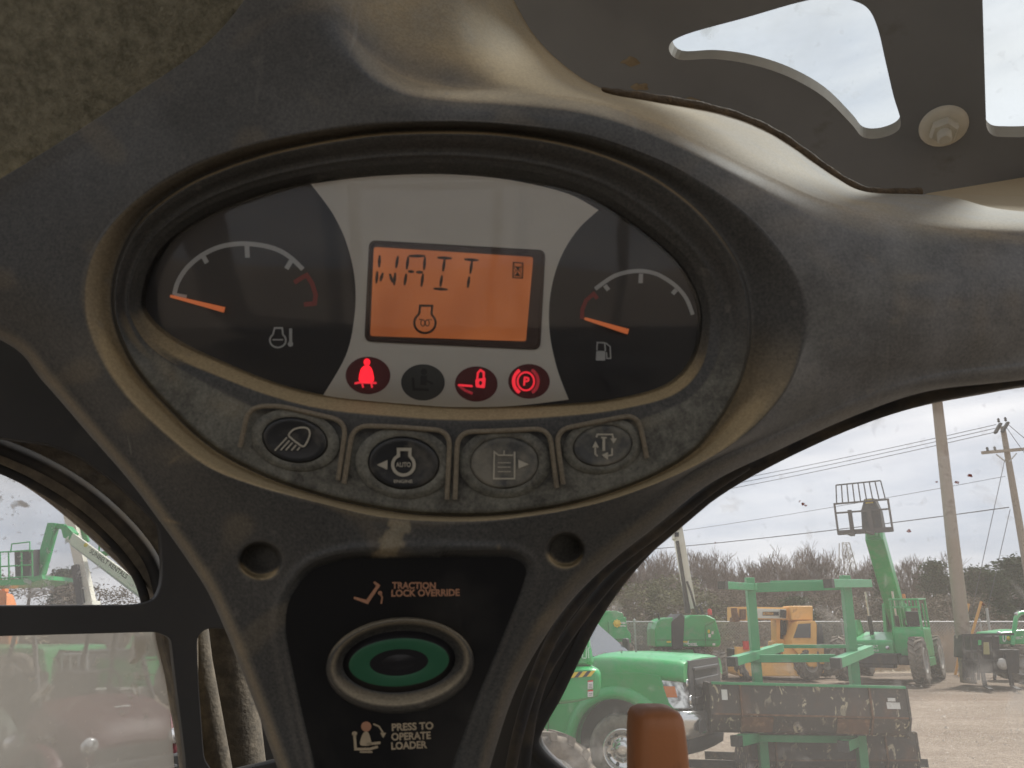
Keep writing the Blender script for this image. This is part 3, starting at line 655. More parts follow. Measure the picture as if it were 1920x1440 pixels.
# foam strip between console ledge and guard
M_foam = paint("crumbling foam strip", (.10, .075, .05), .95, var=.5, scale=120, grime=(.17, .12, .07), gscale=90, bump=.8, bscale=240)
mb = MB(); fl = smooth_loop([(1128,166),(1160,176),(1225,186),(1300,198),(1380,219),(1450,250),(1510,290),(1565,330),(1620,358),(1680,362),(1725,361)], 5, False)
mb.tube([P(x, y, .535 + .0006 * (x - 1100) / 10) for x, y in fl], [(.0038 + .0003 * math.sin(i * 1.7)) * min(1, .25 + i / 8) for i in range(len(fl))], 8)
mb.build("foam_strip", M_foam); tag(bpy.data.objects["foam_strip"], "crumbling brown foam strip between the console ledge and the overhead guard", "foam strip")
# dusty ledge right of the console
M_ledge = paint("dust covered ledge", (.50, .40, .26), .9, var=.2, scale=9, grime=(.22, .17, .11), gscale=6, bump=.1, bscale=200)
mb = MB(); a0, a1, a2, a3 = P(1722, 362, .615), P(1905, 412, .50), P(2500, 395, .53), P(2500, 232, .70)
mb.hexa([v + Vector((0, .03, -.06)) for v in (a0, a1, a2, a3)] + [a0, a1, a2, a3]); mb.build("window_ledge", M_ledge, bevel=.006, seg=3); tag(bpy.data.objects["window_ledge"], "tan dust covered ledge below the overhead guard at the right", "ledge")

# front door: frame with rubber seals and the windscreen
FPL = Plane(P(1400, 1000, .62), (-.12, -1, -.05))
open_ = smooth_loop([(1085,1240),(1120,1170),(1165,1100),(1220,1036),(1290,972),(1370,914),(1460,864),(1560,817),(1660,778),(1750,752),(1850,733),(1960,715),(2200,690),(2450,700),(2560,900),(2600,1500),(2500,1800),(1800,1850),(1300,1800),(1180,1600),(1110,1490),(1062,1446),(1028,1415),(1013,1385),(1030,1345),(1056,1300)], 4)
outer = [(900,1100),(1000,900),(1300,640),(1900,520),(2700,560),(2800,1500),(2700,2000),(1500,2050),(900,1900),(760,1500)]
door = thing("front_door", "black framed curved front door window right of the console with dusty windscreen", "door", FPL.hit(1400, 1900))
sheet("door_frame", FPL, outer, [open_], .03, M_frame, door, .004)
def seal(k, dd, r): 
    lp = open_; cx, cy = 1750, 1250
    mb = MB(); pts = [FPL.hit(cx + (x - cx) * k, cy + (y - cy) * k) - ray(x, y) * dd for x, y in lp]; mb.tube(pts + [pts[0]], r, 8, cap=False); return mb.build("seal", M_rubber, door)
seal(1.018, .022, .005)
for lp_, dd_, r_ in (([(1400,872),(1330,918),(1230,998),(1131,1074),(1045,1180),(990,1310),(958,1440),(945,1560)], .075, .0042), ([(1330,930),(1240,1006),(1150,1082),(1052,1210),(1008,1297),(985,1420),(978,1560)], .05, .0045)):
    pts = smooth_loop(lp_, 6, False); mb = MB(); mb.tube([FPL.hit(x, y) - ray(x, y) * dd_ for x, y in pts], r_, 8); mb.build("seal", M_rubber, door)
M_wind = dirty_glass("dusty windscreen", .092, (.60, .57, .53), .16, 24, .55, .07, 3)
sheet("windscreen", Plane(FPL.at(0, 0, -.008), FPL.n), grow([(x, y) for x, y in open_], .0), [], .004, M_wind, door)
mb = MB()
t = NT("dried mud"); a_ = t.N("BsdfTranslucent"); a_.inputs[0].default_value = (.42, .16, .11, 1); b_ = t.N("BsdfTransparent"); m_ = t.N("MixShader"); t.L(t.ramp(t.noise(300, 3), .35, .65), m_.inputs[0]); t.L(a_.outputs[0], m_.inputs[1]); t.L(b_.outputs[0], m_.inputs[2]); t.L(m_.outputs[0], t.o.inputs[0]); M_mud = t.m
for x, y, r_ in ((1814,893,7),(1790,906,6),(1700,996,6),(1503,946,5),(1497,941,4),(1508,949,4),(1752,905,3),(1838,1133,4),(1340,1018,4)):
    q = FPL.at(*FPL.uv(x, y), .004); rr = r_ / FPX * .36
    pts = [q + FPL.ex * rr * (1 + .35 * math.sin(3 * t + x)) * math.cos(t) + FPL.ey * rr * .8 * (1 + .3 * math.cos(2 * t + y)) * math.sin(t) for t in np.linspace(0, 2 * math.pi, 12)[:-1]]
    mb.prism(pts, FPL.n * .001)
mb.build("mud_spots", M_mud, door)

# side window: steel guard in front of two panes
SPL = Plane(P(200, 1150, .60), (.62, -.78, -.06))
up_o = round_poly([(-500,800),(0,823),(100,836),(150,858),(215,905),(262,950),(296,985),(302,1060),(300,1095),(288,1126),(250,1134),(0,1135),(-500,1136)], [4, 4, 40, 20, 20, 10, 12, 20, 14, 18, 20, 4, 4], 4)
lo_o = round_poly([(-480,1198),(0,1192),(292,1184),(318,1196),(322,1235),(345,1420),(352,1640),(-480,1700)], [10, 8, 24, 10, 10, 10, 10, 10], 5)
slot = round_poly([(366,1196),(382,1178),(520,1178),(600,1400),(588,1408),(400,1452),(380,1420),(371,1300)], [14, 14, 4, 6, 10, 24, 10, 10], 5)
side = thing("side_window", "black steel side window guard with two openings left of the console", "window", SPL.hit(200, 1650))
sheet("guard_frame", SPL, [(-700,480),(200,560),(700,900),(800,1800),(-700,1900)], [up_o, lo_o, slot], .008, M_frame, side, .001)
B_PL = Plane(SPL.at(0, 0, -.055), SPL.n)
arc_o = smooth_loop([(-500,760),(-200,800),(0,884),(70,922),(150,986),(222,1052),(270,1100),(292,1140),(296,1200),(320,1300),(345,1450),(350,1650),(0,1700),(-500,1700)], 4)
M_gask = paint("mud caked gasket", (.15, .125, .095), .9, var=.4, scale=40, grime=(.30, .25, .175), gscale=45, gpos=(.4, .7), bump=.5, bscale=160)
sheet("gasket", B_PL, [(-700,500),(200,600),(380,1000),(362,1150),(366,1900),(-700,1900)], [arc_o], .03, M_gask, side, .004)
mb = MB(); fl = smooth_loop([(-60,820),(60,868),(150,920),(225,985),(275,1050),(296,1118)], 6, False)
mb.tube([B_PL.at(*B_PL.uv(x, y), .018) for x, y in fl], .007, 8); fl2 = [(x - 26, y + 30) for x, y in fl]; mb.tube([B_PL.at(*B_PL.uv(x, y), .016) for x, y in fl2], .004, 8)
mb.build("gasket_bead", M_rubber, side)
M_side_hi = dirty_glass("speckled side glass", .16, (.70, .68, .65), .75, 48, .4, .20, 9)
M_side_lo = dirty_glass("milky side glass", .46, (.78, .74, .66), .4, 30, .4, .26, 7)
PPL = Plane(B_PL.at(0, 0, -.008), SPL.n)
sheet("upper_pane", PPL, [(-650,700),(360,700),(360,1160),(-650,1160)], [], .004, M_side_hi, side)
sheet("lower_pane", PPL, [(-650,1161),(360,1161),(300,1215),(318,1330),(345,1700),(-650,1700)], [], .004, M_side_lo, side)
# two dusty struts seen through the slot
M_strut = paint("dust coated tube", (.085, .073, .055), .9, var=.4, scale=60, grime=(.16, .135, .10), gscale=70, gpos=(.42, .66), bump=.3, bscale=300)
mb = MB(); mb.tube([SPL.at(*SPL.uv(395, 1120), -.07), SPL.at(*SPL.uv(412, 1260), -.07), SPL.at(*SPL.uv(452, 1460), -.075), SPL.at(*SPL.uv(500, 1700), -.08)], .0145, 20); mb.tube([SPL.at(*SPL.uv(478, 1100), -.125), SPL.at(*SPL.uv(528, 1460), -.13), SPL.at(*SPL.uv(560, 1700), -.135)], .030, 20)
mb.build("grab_tube", M_strut); tag(bpy.data.objects["grab_tube"], "dust coated grab tube behind the narrow slot left of the console", "grab tube")
LPL = Plane(SPL.at(0, 0, -.17), SPL.n)
sheet("corner_liner", LPL, [(452,1000),(700,1000),(700,1900),(560,1900),(500,1460)], [], .006, M_frame, side)
# orange grip of the control lever
M_grip = paint("orange brown grip", (.42, .165, .065), .55, var=.16, scale=20, grime=(.24, .10, .045), gscale=28, gpos=(.5, .8), bump=.06, bscale=500)
lev = thing("control_lever", "orange brown control lever grip in front of the windscreen", "lever", P(1262, 1700, .44))
mb = MB(); loops = []
for y, wd, th in ((1322,30,.010),(1325,60,.018),(1331,80,.023),(1342,90,.026),(1362,95,.027),(1400,99,.028),(1460,104,.029),(1540,108,.030),(1600,100,.028)):
    cx = 1226 + (y - 1325) * .055; c_ = P(cx, y, .44); hw = wd / 2 / FPX * .44; lp = []
    for k in range(28):
        t = 2 * math.pi * k / 28; sx = math.copysign(abs(math.cos(t)) ** .55, math.cos(t)); sy = math.copysign(abs(math.sin(t)) ** .55, math.sin(t)); lp.append(c_ + Vector((sx * hw, sy * th, 0)))
    loops.append(lp)
mb.loft(loops, 0, True); mb.build("grip", M_grip, lev)
mb = MB(); mb.tube([P(1240, 1590, .44), P(1262, 1900, .45)], .012, 12); mb.build("stem", M_frame, lev)

# rest of the cab behind the camera: roof, right wall, rear wall with windows, floor
M_shell = paint("cab lining", (.10, .095, .088), .8, var=.2, scale=6)
mb = MB(); mb.box((.02, -.47, 2.66), (1.98, 1.05, .03)); mb.build("cab_roof", M_shell); tag(bpy.data.objects["cab_roof"], "plain grey cab roof panel behind the overhead guard", "roof panel")
RPL = [(-.95, .62), (.98, .62)]
def wall_with_openings(name, p0, p1, z0, z1, openings, label):
    p0, p1 = Vector((*p0, 0)), Vector((*p1, 0)); d = p1 - p0; L = d.length; d.normalize(); n = Vector((-d.y, d.x, 0)); mb = MB()
    xs = sorted({0, L} | {o[0] for o in openings} | {o[1] for o in openings})
    for a, b in zip(xs[:-1], xs[1:]):
        zs = [(z0, z1)]
        for o in openings:
            if o[0] <= a and b <= o[1]: zs = [s_ for z in zs for s_ in ((z[0], min(z[1], o[2])), (max(z[0], o[3]), z[1])) if s_[1] - s_[0] > 1e-4]
        for lo, hi in zs:
            q = p0 + d * ((a + b) / 2); mb.hexa([p0 + d * x + n * w_ + Vector((0, 0, z)) for z in (lo, hi) for x, w_ in ((a, 0), (b, 0), (b, .03), (a, .03))])
    o = mb.build(name, M_shell); tag(o, label, "cab wall"); return o
wall_with_openings("rear_wall", (.98, -1.0), (-.95, -1.0), .9, 2.64, [(.06, .48, 1.82, 2.62), (.51, .94, 1.82, 2.62), (.97, 1.40, 1.82, 2.62), (1.43, 1.86, 1.82, 2.62)], "grey rear cab wall with four windows")
wall_with_openings("right_wall", (.98, .9), (.98, -1.0), .9, 2.64, [(.12, 1.8, 1.4, 2.6)], "grey right cab wall with one long window")
wall_with_openings("left_wall", (-.95, -1.0), (-.95, .35), .9, 2.40, [(.1, 1.25, 1.4, 2.3)], "grey left cab wall with one window")
mb = MB(); mb.box((0, -.1, .88), (1.95, 1.9, .03)); mb.build("cab_floor", M_shell); tag(bpy.data.objects["cab_floor"], "dark cab floor under the operator", "floor panel")

# unseen seat added behind the camera to darken what the lens reflects
M_vinyl = paint("black seat vinyl", (.03, .03, .03), .55, var=.2, scale=8)
st = thing("unseen_seat", "unseen black vinyl seat added behind the camera to darken lens reflections", "seat", (.08, -.45, .9))
def cushion(name, c, size, r):
    mb = MB(); mb.box(c, size); return mb.build(name, M_vinyl, st, bevel=r, seg=5)
cushion("cushion", (.08, -.35, 1.28), (.56, .50, .16), .05); cushion("backrest", (.08, -.62, 1.55), (.56, .16, .60), .07)
for x in (-.25, .41): cushion("armrest", (x, -.40, 1.58), (.09, .42, .07), .03)

# ================================================================== YARD outside
GREEN = (.006, .33, .080)
M_green = paint("green machine paint", GREEN, .34, var=.22, scale=1.6, grime=(.15, .27, .15), gscale=2.6, gpos=(.48, .85), coat=.25)
M_green_r = paint("green rack paint", (.03, .28, .105), .5, var=.2, scale=4, grime=(.17, .12, .08), gscale=9, gpos=(.62, .74), coat=.1)
M_white_p = paint("cream white boom paint", (.68, .66, .56), .45, var=.1, scale=2, grime=(.35, .30, .22), gscale=4, gpos=(.58, .8))
M_yel = paint("faded yellow crane paint", (.82, .44, .12), .5, var=.15, scale=2, grime=(.25, .15, .08), gscale=4, gpos=(.6, .76))
M_blk = paint("black steel", (.022, .021, .02), .6, var=.3, scale=4, grime=(.10, .075, .05), gscale=6, gpos=(.5, .8))
M_dark = paint("dark plastic", (.02, .02, .02), .6, var=.3, scale=3)  # plain dark plastic for trim, seats, hoses and other dark parts
M_tire = paint("dusty tyre rubber", (.075, .067, .058), .9, var=.35, scale=6, grime=(.24, .205, .16), gscale=5, gpos=(.36, .62))
M_rim = paint("pale wheel rim", (.42, .40, .36), .5, metal=.1, var=.2, scale=6, grime=(.2, .17, .13), gscale=7)
M_chrome = paint("chrome", (.62, .62, .60), .16, metal=.9, var=.08, scale=5)
M_alu = paint("galvanised steel", (.40, .40, .39), .5, metal=.3, var=.12, scale=8)
M_glassd = paint("dark vehicle glass", (.055, .065, .075), .08, var=.2, scale=1, spec=.8)
t = NT("headlight glass"); t.base(t.mix(t.ramp(t.noise(9, 3, .6, dist=.5), .38, .62), (.16, .16, .165), (.85, .85, .84))); t.set(rough=.1, metal=.3, spec=.8); M_lampg = t.m
M_amber = paint("amber lens", (.62, .16, .02), .2, var=.15); M_redl = paint("red lens", (.55, .03, .02), .25)
M_wprint = paint("white decal", (.72, .72, .68), .55, var=.12, scale=20, grime=(.4, .38, .33), gscale=15); M_kprint = paint("black decal", (.02, .02, .02), .5); M_yprint = paint("yellow decal", (.72, .52, .03), .5)
M_greenprint = paint("pale green lettering", (.45, .72, .52), .5)
M_redp2 = paint("weathered dark red plastic", (.075, .008, .012), .5, var=.2, scale=4, grime=(.20, .14, .11), gscale=6, gpos=(.55, .85))
M_utvd = paint("dark green plastic", (.035, .055, .04), .5, var=.2, scale=4, grime=(.14, .13, .10), gscale=6, gpos=(.5, .85))
M_orange = paint("orange machine paint", (.65, .20, .03), .45, var=.1)
# chipped bucket steel: black paint, cream chips, rust
t = NT("chipped bucket steel"); c = t.mix(t.noise(3, 5), (.036, .031, .027), (.085, .072, .06))
c = t.mix(t.ramp(t.noise(3.2, 6, .6, stretch=(1, 1, .6)), .52, .72), c, (.12, .068, .042))
c = t.mix(t.math('MULTIPLY', t.ramp(t.noise(9, 7, .68, stretch=(1.2, 1, .55), dist=.8), .585, .605), t.ramp(t.noise(1.4, 3), .36, .46)), c, (.50, .44, .30))
c = t.mix(t.ramp(t.noise(22, 4, .6, stretch=(1, 1, .5), dist=.5), .72, .735), c, (.6, .58, .5))
t.base(c); t.set(rough=.6); t.bump(t.noise(30, 5), .2, .01); M_bucket = t.m
M_rust = paint("rusty wear plate", (.13, .062, .032), .8, var=.4, scale=9, grime=(.30, .17, .09), gscale=12, gpos=(.5, .7))

def pxl(pts, Y): return [WY(x, y, Y) for x, y in pts]
def pxprism(mb, pts, Y, depth, m=0, smooth=False): return mb.prism(pxl(pts, Y), (0, depth, 0), m, smooth)
def part(name, mats, parent, pts, Y, depth, bevel=.03, seg=3, m=0):
    mb = MB(); pxprism(mb, pts, Y, depth); return mb.build(name, mats, parent, bevel=bevel, seg=seg)

# ------------------------------------------------------------------ ground
t = NT("gravel yard"); tcn = t.N("TexCoord"); sxyz = t.N("SeparateXYZ"); t.L(tcn.outputs['Object'], sxyz.inputs[0])
n1, n2, n3 = t.noise(.35, 6, .6), t.noise(9, 6, .7), t.noise(42, 3, .6)
g = t.mix(t.ramp(n1, .35, .7), (.30, .24, .175), (.42, .345, .265)); g = t.mix(t.ramp(n2, .36, .62), t.mix(.62, g, (.16, .115, .085)), g); g = t.mix(t.math('MULTIPLY', t.ramp(t.noise(1.1, 6, .65, stretch=(.3, 1.8, 1)), .42, .66), .55), g, (.20, .145, .105))
g = t.mix(t.ramp(n3, .56, .68), g, (.52, .46, .39)); g = t.mix(t.ramp(n3, .30, .42), (.15, .12, .095), g)
wet = t.math('MULTIPLY', t.ramp(t.noise(.16, 4, .6, stretch=(.35, 1.6, 1)), .56, .68), .6); g = t.mix(wet, g, (.185, .125, .085))
yb = t.math('MULTIPLY', sxyz.outputs[1], .01); mud = t.math('MULTIPLY', t.math('MULTIPLY', t.ramp(yb, .215, .25), t.ramp(yb, .30, .33, (1, 1, 1), (0, 0, 0))), t.ramp(t.noise(.5, 6, .65, stretch=(.5, 1.5, 1)), .34, .60)); g = t.mix(t.math('MULTIPLY', mud, .8), g, (.115, .08, .055))
far = t.ramp(t.math('MULTIPLY', sxyz.outputs[1], .01), .325, .335); g = t.mix(far, g, t.mix(t.noise(.6, 5), (.36, .29, .18), (.46, .40, .29)))
t.base(g); t.set(rough=.95, spec=.2); t.bump(t.math('ADD', t.math('MULTIPLY', n2, 1.2), n3), .9, .05); M_gravel = t.m
mb = MB(); N = 60
gx, gy = np.linspace(-16, 24, 121), np.linspace(3, 34, 121); hh = np.zeros((121, 121)); rg = np.random.default_rng(5)
for f, a_ in ((.5, .035), (1.1, .022), (2.3, .012)):
    for _ in range(4): kx, ky, ph = rg.normal(0, f), rg.normal(0, f), rg.uniform(0, 6); hh += a_ * .5 * np.sin(gx[:, None] * kx + gy[None, :] * ky + ph)
edge = np.minimum.outer(np.minimum(np.arange(121), 120 - np.arange(121)), np.minimum(np.arange(121), 120 - np.arange(121))) / 10.0
hh = (hh - .05) * np.clip(edge, 0, 1)
vs = [(gx[i], gy[j], hh[i, j]) for i in range(121) for j in range(121)]
mb.add(vs, [(i * 121 + j, (i + 1) * 121 + j, (i + 1) * 121 + j + 1, i * 121 + j + 1) for i in range(120) for j in range(120)], 0, True)
B = 3000
for a, b, c_, d_ in ((-B, -16, -B, B), (24, B, -B, B), (-16, 24, -B, 3), (-16, 24, 34, B)): mb.add([(a, c_, 0), (b, c_, 0), (b, d_, 0), (a, d_, 0)], [(0, 1, 2, 3)])
tag(mb.build("ground", M_gravel, origin=(0, 0, 0)), kind="structure")
mb = MB()                                                             # loose stones
for k in range(5200):
    Y = 7 + 22 * random.random() ** 1.6; X = random.uniform(-.9, .95) * (Y * .85) + 1; r = random.uniform(.010, .032) * (1 + (random.random() < .03) * 1.2)
    vs = [(X + r * random.uniform(.6, 1.2) * a, Y + r * random.uniform(.6, 1.2) * b, .012 + r * random.uniform(.4, .9) * c) for a, b, c in ((1, 0, 0), (0, 1, 0), (-1, 0, 0), (0, -1, 0), (0, 0, 1))]
    mb.add(vs, [(0, 1, 4), (1, 2, 4), (2, 3, 4), (3, 0, 4)])
tag(mb.build("loose_gravel", paint("loose stone", (.42, .36, .29), .9, var=.4, scale=1.5)), kind="stuff")

# ------------------------------------------------------------------ trees
M_bark = paint("grey brown bark", (.17, .135, .105), .9, var=.25, scale=4); M_twig = paint("bare twigs", (.17, .13, .11), .9, var=.2, scale=.6)
def leafmat(name, a, b):
    t = NT(name); t.base(t.mix(t.ramp(t.noise(1.1, 4, .6), .3, .7), a, b)); t.set(rough=1, spec=.05); return t.m
M_leafd = leafmat("dark evergreen foliage", (.038, .055, .028), (.072, .09, .046)); M_leafl = leafmat("olive foliage", (.095, .10, .05), (.155, .148, .085)); M_leafb = leafmat("brown winter foliage", (.115, .095, .072), (.20, .165, .125))
def branches(mb, p, d, L, r, depth, rnd, up=.25, spread=.5):
    d = d.normalized(); mid = p + d * L * .5 + Vector((rnd.gauss(0, .05), rnd.gauss(0, .05), 0)) * L; e = p + d * L
    mb.tube([p, mid, e], [r, r * .85, r * .65], 5 if depth > 3 else 3, cap=False)
    if depth == 0: return
    for k in range((rnd.choice((2, 3, 3)) if depth > 2 else rnd.choice((2, 3, 3, 4))) if depth < 5 else 4):
        nd = (d + Vector((rnd.gauss(0, spread), rnd.gauss(0, spread), rnd.gauss(up, .22)))).normalized(); t_ = rnd.uniform(.45, 1.0)
        branches(mb, p + (e - p) * t_, nd, L * rnd.uniform(.6, .85), max(r * .6, .013), depth - 1, rnd, up, spread)
def bare_tree(seed, h):
    rnd = random.Random(seed); t_ = thing("bare_tree", "x", "tree", (0, 0, 0))
    mb = MB(); mb.tube([(0, 0, -.1), (.05, 0, h * .12), (0, .05, h * .26)], [.17, .14, .11], 8); mb.build("trunk", M_bark, t_)
    mb = MB()
    for k in range(6): branches(mb, Vector((0, 0, h * (.13 + .022 * k))), Vector((rnd.gauss(0, .42), rnd.gauss(0, .42), 1)), h * .26, .07, 5, rnd, .46, .38)
    z = np.array(mb.v)[:, 2].max(); mb.v = [(x * h / z, y * h / z, q * h / z) for x, y, q in mb.v]
    mb.build("crown", M_twig, t_); return t_
def leafy_tree(seed, h, wd, mat, cone, name, n_cl=70, per=60, leaf=.12):
    rnd = random.Random(seed); t_ = thing(name, "x", "tree", (0, 0, 0))
    mb = MB(); mb.tube([(0, 0, -.1), (.04, .02, h * .5), (0, 0, h * .93)], [.16, .10, .03], 8)
    for k in range(16):
        z = h * rnd.uniform(.15, .85); a = rnd.uniform(0, 6.28); L = wd * .42 * (1 - z / h * cone); mb.tube([(0, 0, z), (math.cos(a) * L, math.sin(a) * L, z + L * .35)], [.035, .012], 4)
    mb.build("trunk", M_bark, t_)
    mb = MB()
    for k in range(n_cl):
        z = h * rnd.uniform(.06, 1.0) ** .9; rad = wd / 2 * (1 - cone * (z / h)) * rnd.uniform(.35, 1.12) ** .6; a = rnd.uniform(0, 6.28)
        if not cone: rad *= math.sqrt(max(.08, 1 - ((z / h - .5) / .55) ** 2))
        c = Vector((rad * math.cos(a), rad * math.sin(a), z)); s = rnd.uniform(.28, .62) * wd / 4
        for q in range(per):
            o = c + Vector((rnd.gauss(0, s * .55), rnd.gauss(0, s * .55), rnd.gauss(0, s * .42))); l = leaf * rnd.uniform(.6, 1.3)
            u = Vector((rnd.gauss(0, 1), rnd.gauss(0, 1), rnd.gauss(0, .7))).normalized() * l; v = Vector((rnd.gauss(0, 1), rnd.gauss(0, 1), rnd.gauss(0, 1))).normalized() * l * .45
            mb.add([o - u, o + v, o + u, o - v], [(0, 1, 2, 3)])
    if cone:
        for k in range(16):
            a = rnd.uniform(0, 6.28); q0 = rnd.uniform(.45, .8); rad = wd / 2 * (1 - cone * q0) * rnd.uniform(.2, .9); hh_ = h * rnd.uniform(.18, .3); b_ = Vector((rad * math.cos(a), rad * math.sin(a), h * q0))
            for q in range(70):
                u_ = rnd.random(); o = b_ + Vector((rnd.gauss(0, .16 * (1.05 - u_)), rnd.gauss(0, .16 * (1.05 - u_)), hh_ * u_)); l = leaf * rnd.uniform(.6, 1.1); u = Vector((rnd.gauss(0, .6), rnd.gauss(0, .6), rnd.gauss(.8, .4))).normalized() * l; v = Vector((rnd.gauss(0, 1), rnd.gauss(0, 1), 0)).normalized() * l * .4
                mb.add([o - u, o + v, o + u, o - v], [(0, 1, 2, 3)])
    mb.build("crown", mat, t_); return t_
protoB = [bare_tree(11, 9.0), bare_tree(23, 9.0)]
protoE = [leafy_tree(3, 6.5, 3.6, M_leafd, .75, "evergreen_tree", 95, 80), leafy_tree(4, 5.5, 4.2, M_leafl, 0, "leafy_tree", 60, 75), leafy_tree(9, 5.2, 4.6, M_leafb, 0, "brown_tree", 80, 90, .08)]
used = set()
def put_tree(proto, px, ytop, Y, label, group, rz, wid=1.0):
    top = WY(px, ytop, Y); h0 = 9.0 if proto in protoB else {protoE[0]: 6.5, protoE[1]: 5.5, protoE[2]: 5.2}[proto]
    o = proto if proto.name not in used else copy_tree(proto); used.add(proto.name)
    o.location = (top.x, Y, 0); s = top.z / h0; o.scale = (s * wid, s * wid, s); o.rotation_euler = (0, 0, rz); o["label"] = label; o["group"] = group
BG, EG = "bare trees beyond the chain link fence", "leafy trees beyond the chain link fence"
bt = [(1425, 1028, 50, "bare branching tree directly behind the left post of the green rack", 1.40), (1318, 1032, 52, "bare tree behind the white lift mast, left of the green rack", 1.26), (1546, 1020, 54, "round crowned bare tree beside the lattice tower", 1.19), (1705, 1046, 50, "bare tree between the telehandler boom and the thick pole", 1.12), (1185, 1030, 48, "bare tree at the windscreen edge left of the white mast", 1.40), (1478, 1058, 56, "low bare tree between two taller bare trees above the rack beam", 1.40), (1862, 1060, 50, "bare tree between the two wooden poles", 1.26), (1632, 1062, 52, "small bare tree just left of the telehandler boom", 1.12), (1380, 1075, 46, "short bare tree above the yellow crane head", 1.54), (1250, 1066, 58, "faint bare tree left of the white lift mast", 1.68)]
bt += [(1225, 1056, 47, "leaning bare tree between the windscreen edge and the white mast", 1.7), (1372, 1066, 55, "bare tree between the white mast and the rack's left post", 1.7), (1512, 1070, 51, "bare tree behind the middle of the rack's top beam", 1.7), (1590, 1072, 58, "bare tree behind the right post of the rack, under the lattice tower", 1.7), (1790, 1072, 56, "pale bare tree partly hidden by the thick wooden pole", 1.6)]
for i, (px, yt, Y, lb, w) in enumerate(bt): put_tree(protoB[i % 2], px, yt - 8, Y, lb, BG, i * 1.3, w)
et = [(1, 1262, 1086, 44, "olive leafy tree left of the white lift mast", 1.3), (1, 1205, 1100, 42, "olive leafy tree nearest the windscreen edge", 1.2), (2, 1335, 1108, 42, "brown leafed tree just right of the white lift mast", 1.5), (0, 1748, 1056, 44, "evergreen tree left of the thick wooden pole", 1.0), (0, 1842, 1068, 42, "dark evergreen tree right of the thick wooden pole", 1.5), (0, 1898, 1050, 44, "tallest dark evergreen tree at the right edge", 1.5), (0, 1490, 1122, 38, "dark low evergreen tree behind the yellow crane cab", 1.7), (0, 1652, 1062, 46, "thin evergreen tree behind the telehandler boom", .8), (2, 1420, 1118, 44, "brown leafed tree behind the yellow crane", 1.6), (2, 1560, 1116, 44, "brown leafed tree behind the right post of the rack", 1.6), (2, 1690, 1116, 44, "brown leafed tree behind the telehandler cab", 1.6), (2, 1775, 1118, 40, "brown leafed tree behind the foot of the thick pole", 1.6), (2, 1160, 1110, 44, "brown leafed tree behind the leftmost green lift hood", 1.6), (1, 1290, 1112, 40, "olive leafy tree behind the middle green lift hood", 1.5)]
for i, (k, px, yt, Y, lb, w) in enumerate(et): put_tree(protoE[k], px, yt, Y, lb, EG, i * 2.1, w)
lt_ = [(2, 62, 1080, 30, "brown tree left of the white boom seen through the side window"), (0, 130, 1072, 34, "dark tree behind the white booms seen through the side window"), (2, 190, 1100, 33, "low brown tree under the lettered boom in the side window")]
for i, (k, px, yt, Y, lb) in enumerate(lt_): put_tree(protoE[k], px, yt, Y, lb, "trees seen through the side window", i * 2.7, 1.3)
mb = MB(); rnd = random.Random(5)                                       # far brush, one mass
for k in range(62000):
    Y = rnd.uniform(37, 76); X = rnd.uniform(-6, 62); hmax = 3.3 + .7 * math.sin(X * .35) + .5 * math.sin(X * 1.1 + 1); hmax *= .35 + .65 * min(1, max(0, (Y - 37) / 22)) + .15; z = hmax * rnd.random() ** .8; l = rnd.uniform(.05, .14); o = Vector((X, Y, z))
    u = Vector((rnd.gauss(0, 1), rnd.gauss(0, 1), rnd.gauss(0, 1))).normalized() * l; v = Vector((rnd.gauss(0, 1), rnd.gauss(0, 1), rnd.gauss(0, 1))).normalized() * l * .6; mb.add([o - u, o + v, o + u, o - v], [(0, 1, 2, 3)])
for k in range(2600):
    Y = rnd.uniform(50, 70); X = rnd.uniform(-6, 60); h = rnd.uniform(2.5, 5.2); a = Vector((X, Y, 0)); b = a + Vector((rnd.gauss(0, .7), rnd.gauss(0, .4), h)); mb.tube([a, b], [.035, .012], 3, 1, cap=False)
tag(mb.build("far_brush", [M_leafb, M_twig]), kind="stuff")
mb = MB()                                                             # dry reeds behind the fence and along it
for k in range(5200):
    px = rnd.uniform(1745, 1915) if k < 2600 else rnd.uniform(1180, 1900); Y = rnd.uniform(33, 35.5); a = WY(px, 1200, Y); h = rnd.uniform(.7, 2.0) if k < 2600 else rnd.uniform(.15, .6); b = Vector((a.x + rnd.gauss(.12, .2) * h, Y + rnd.gauss(0, .2), h)); w_ = .016
    mb.add([(a.x - w_, Y, 0), (a.x + w_, Y, 0), tuple(b)], [(0, 1, 2)])
tag(mb.build("dry_grass", paint("dry reed", (.40, .27, .14), .9, var=.3, scale=1)), kind="stuff")

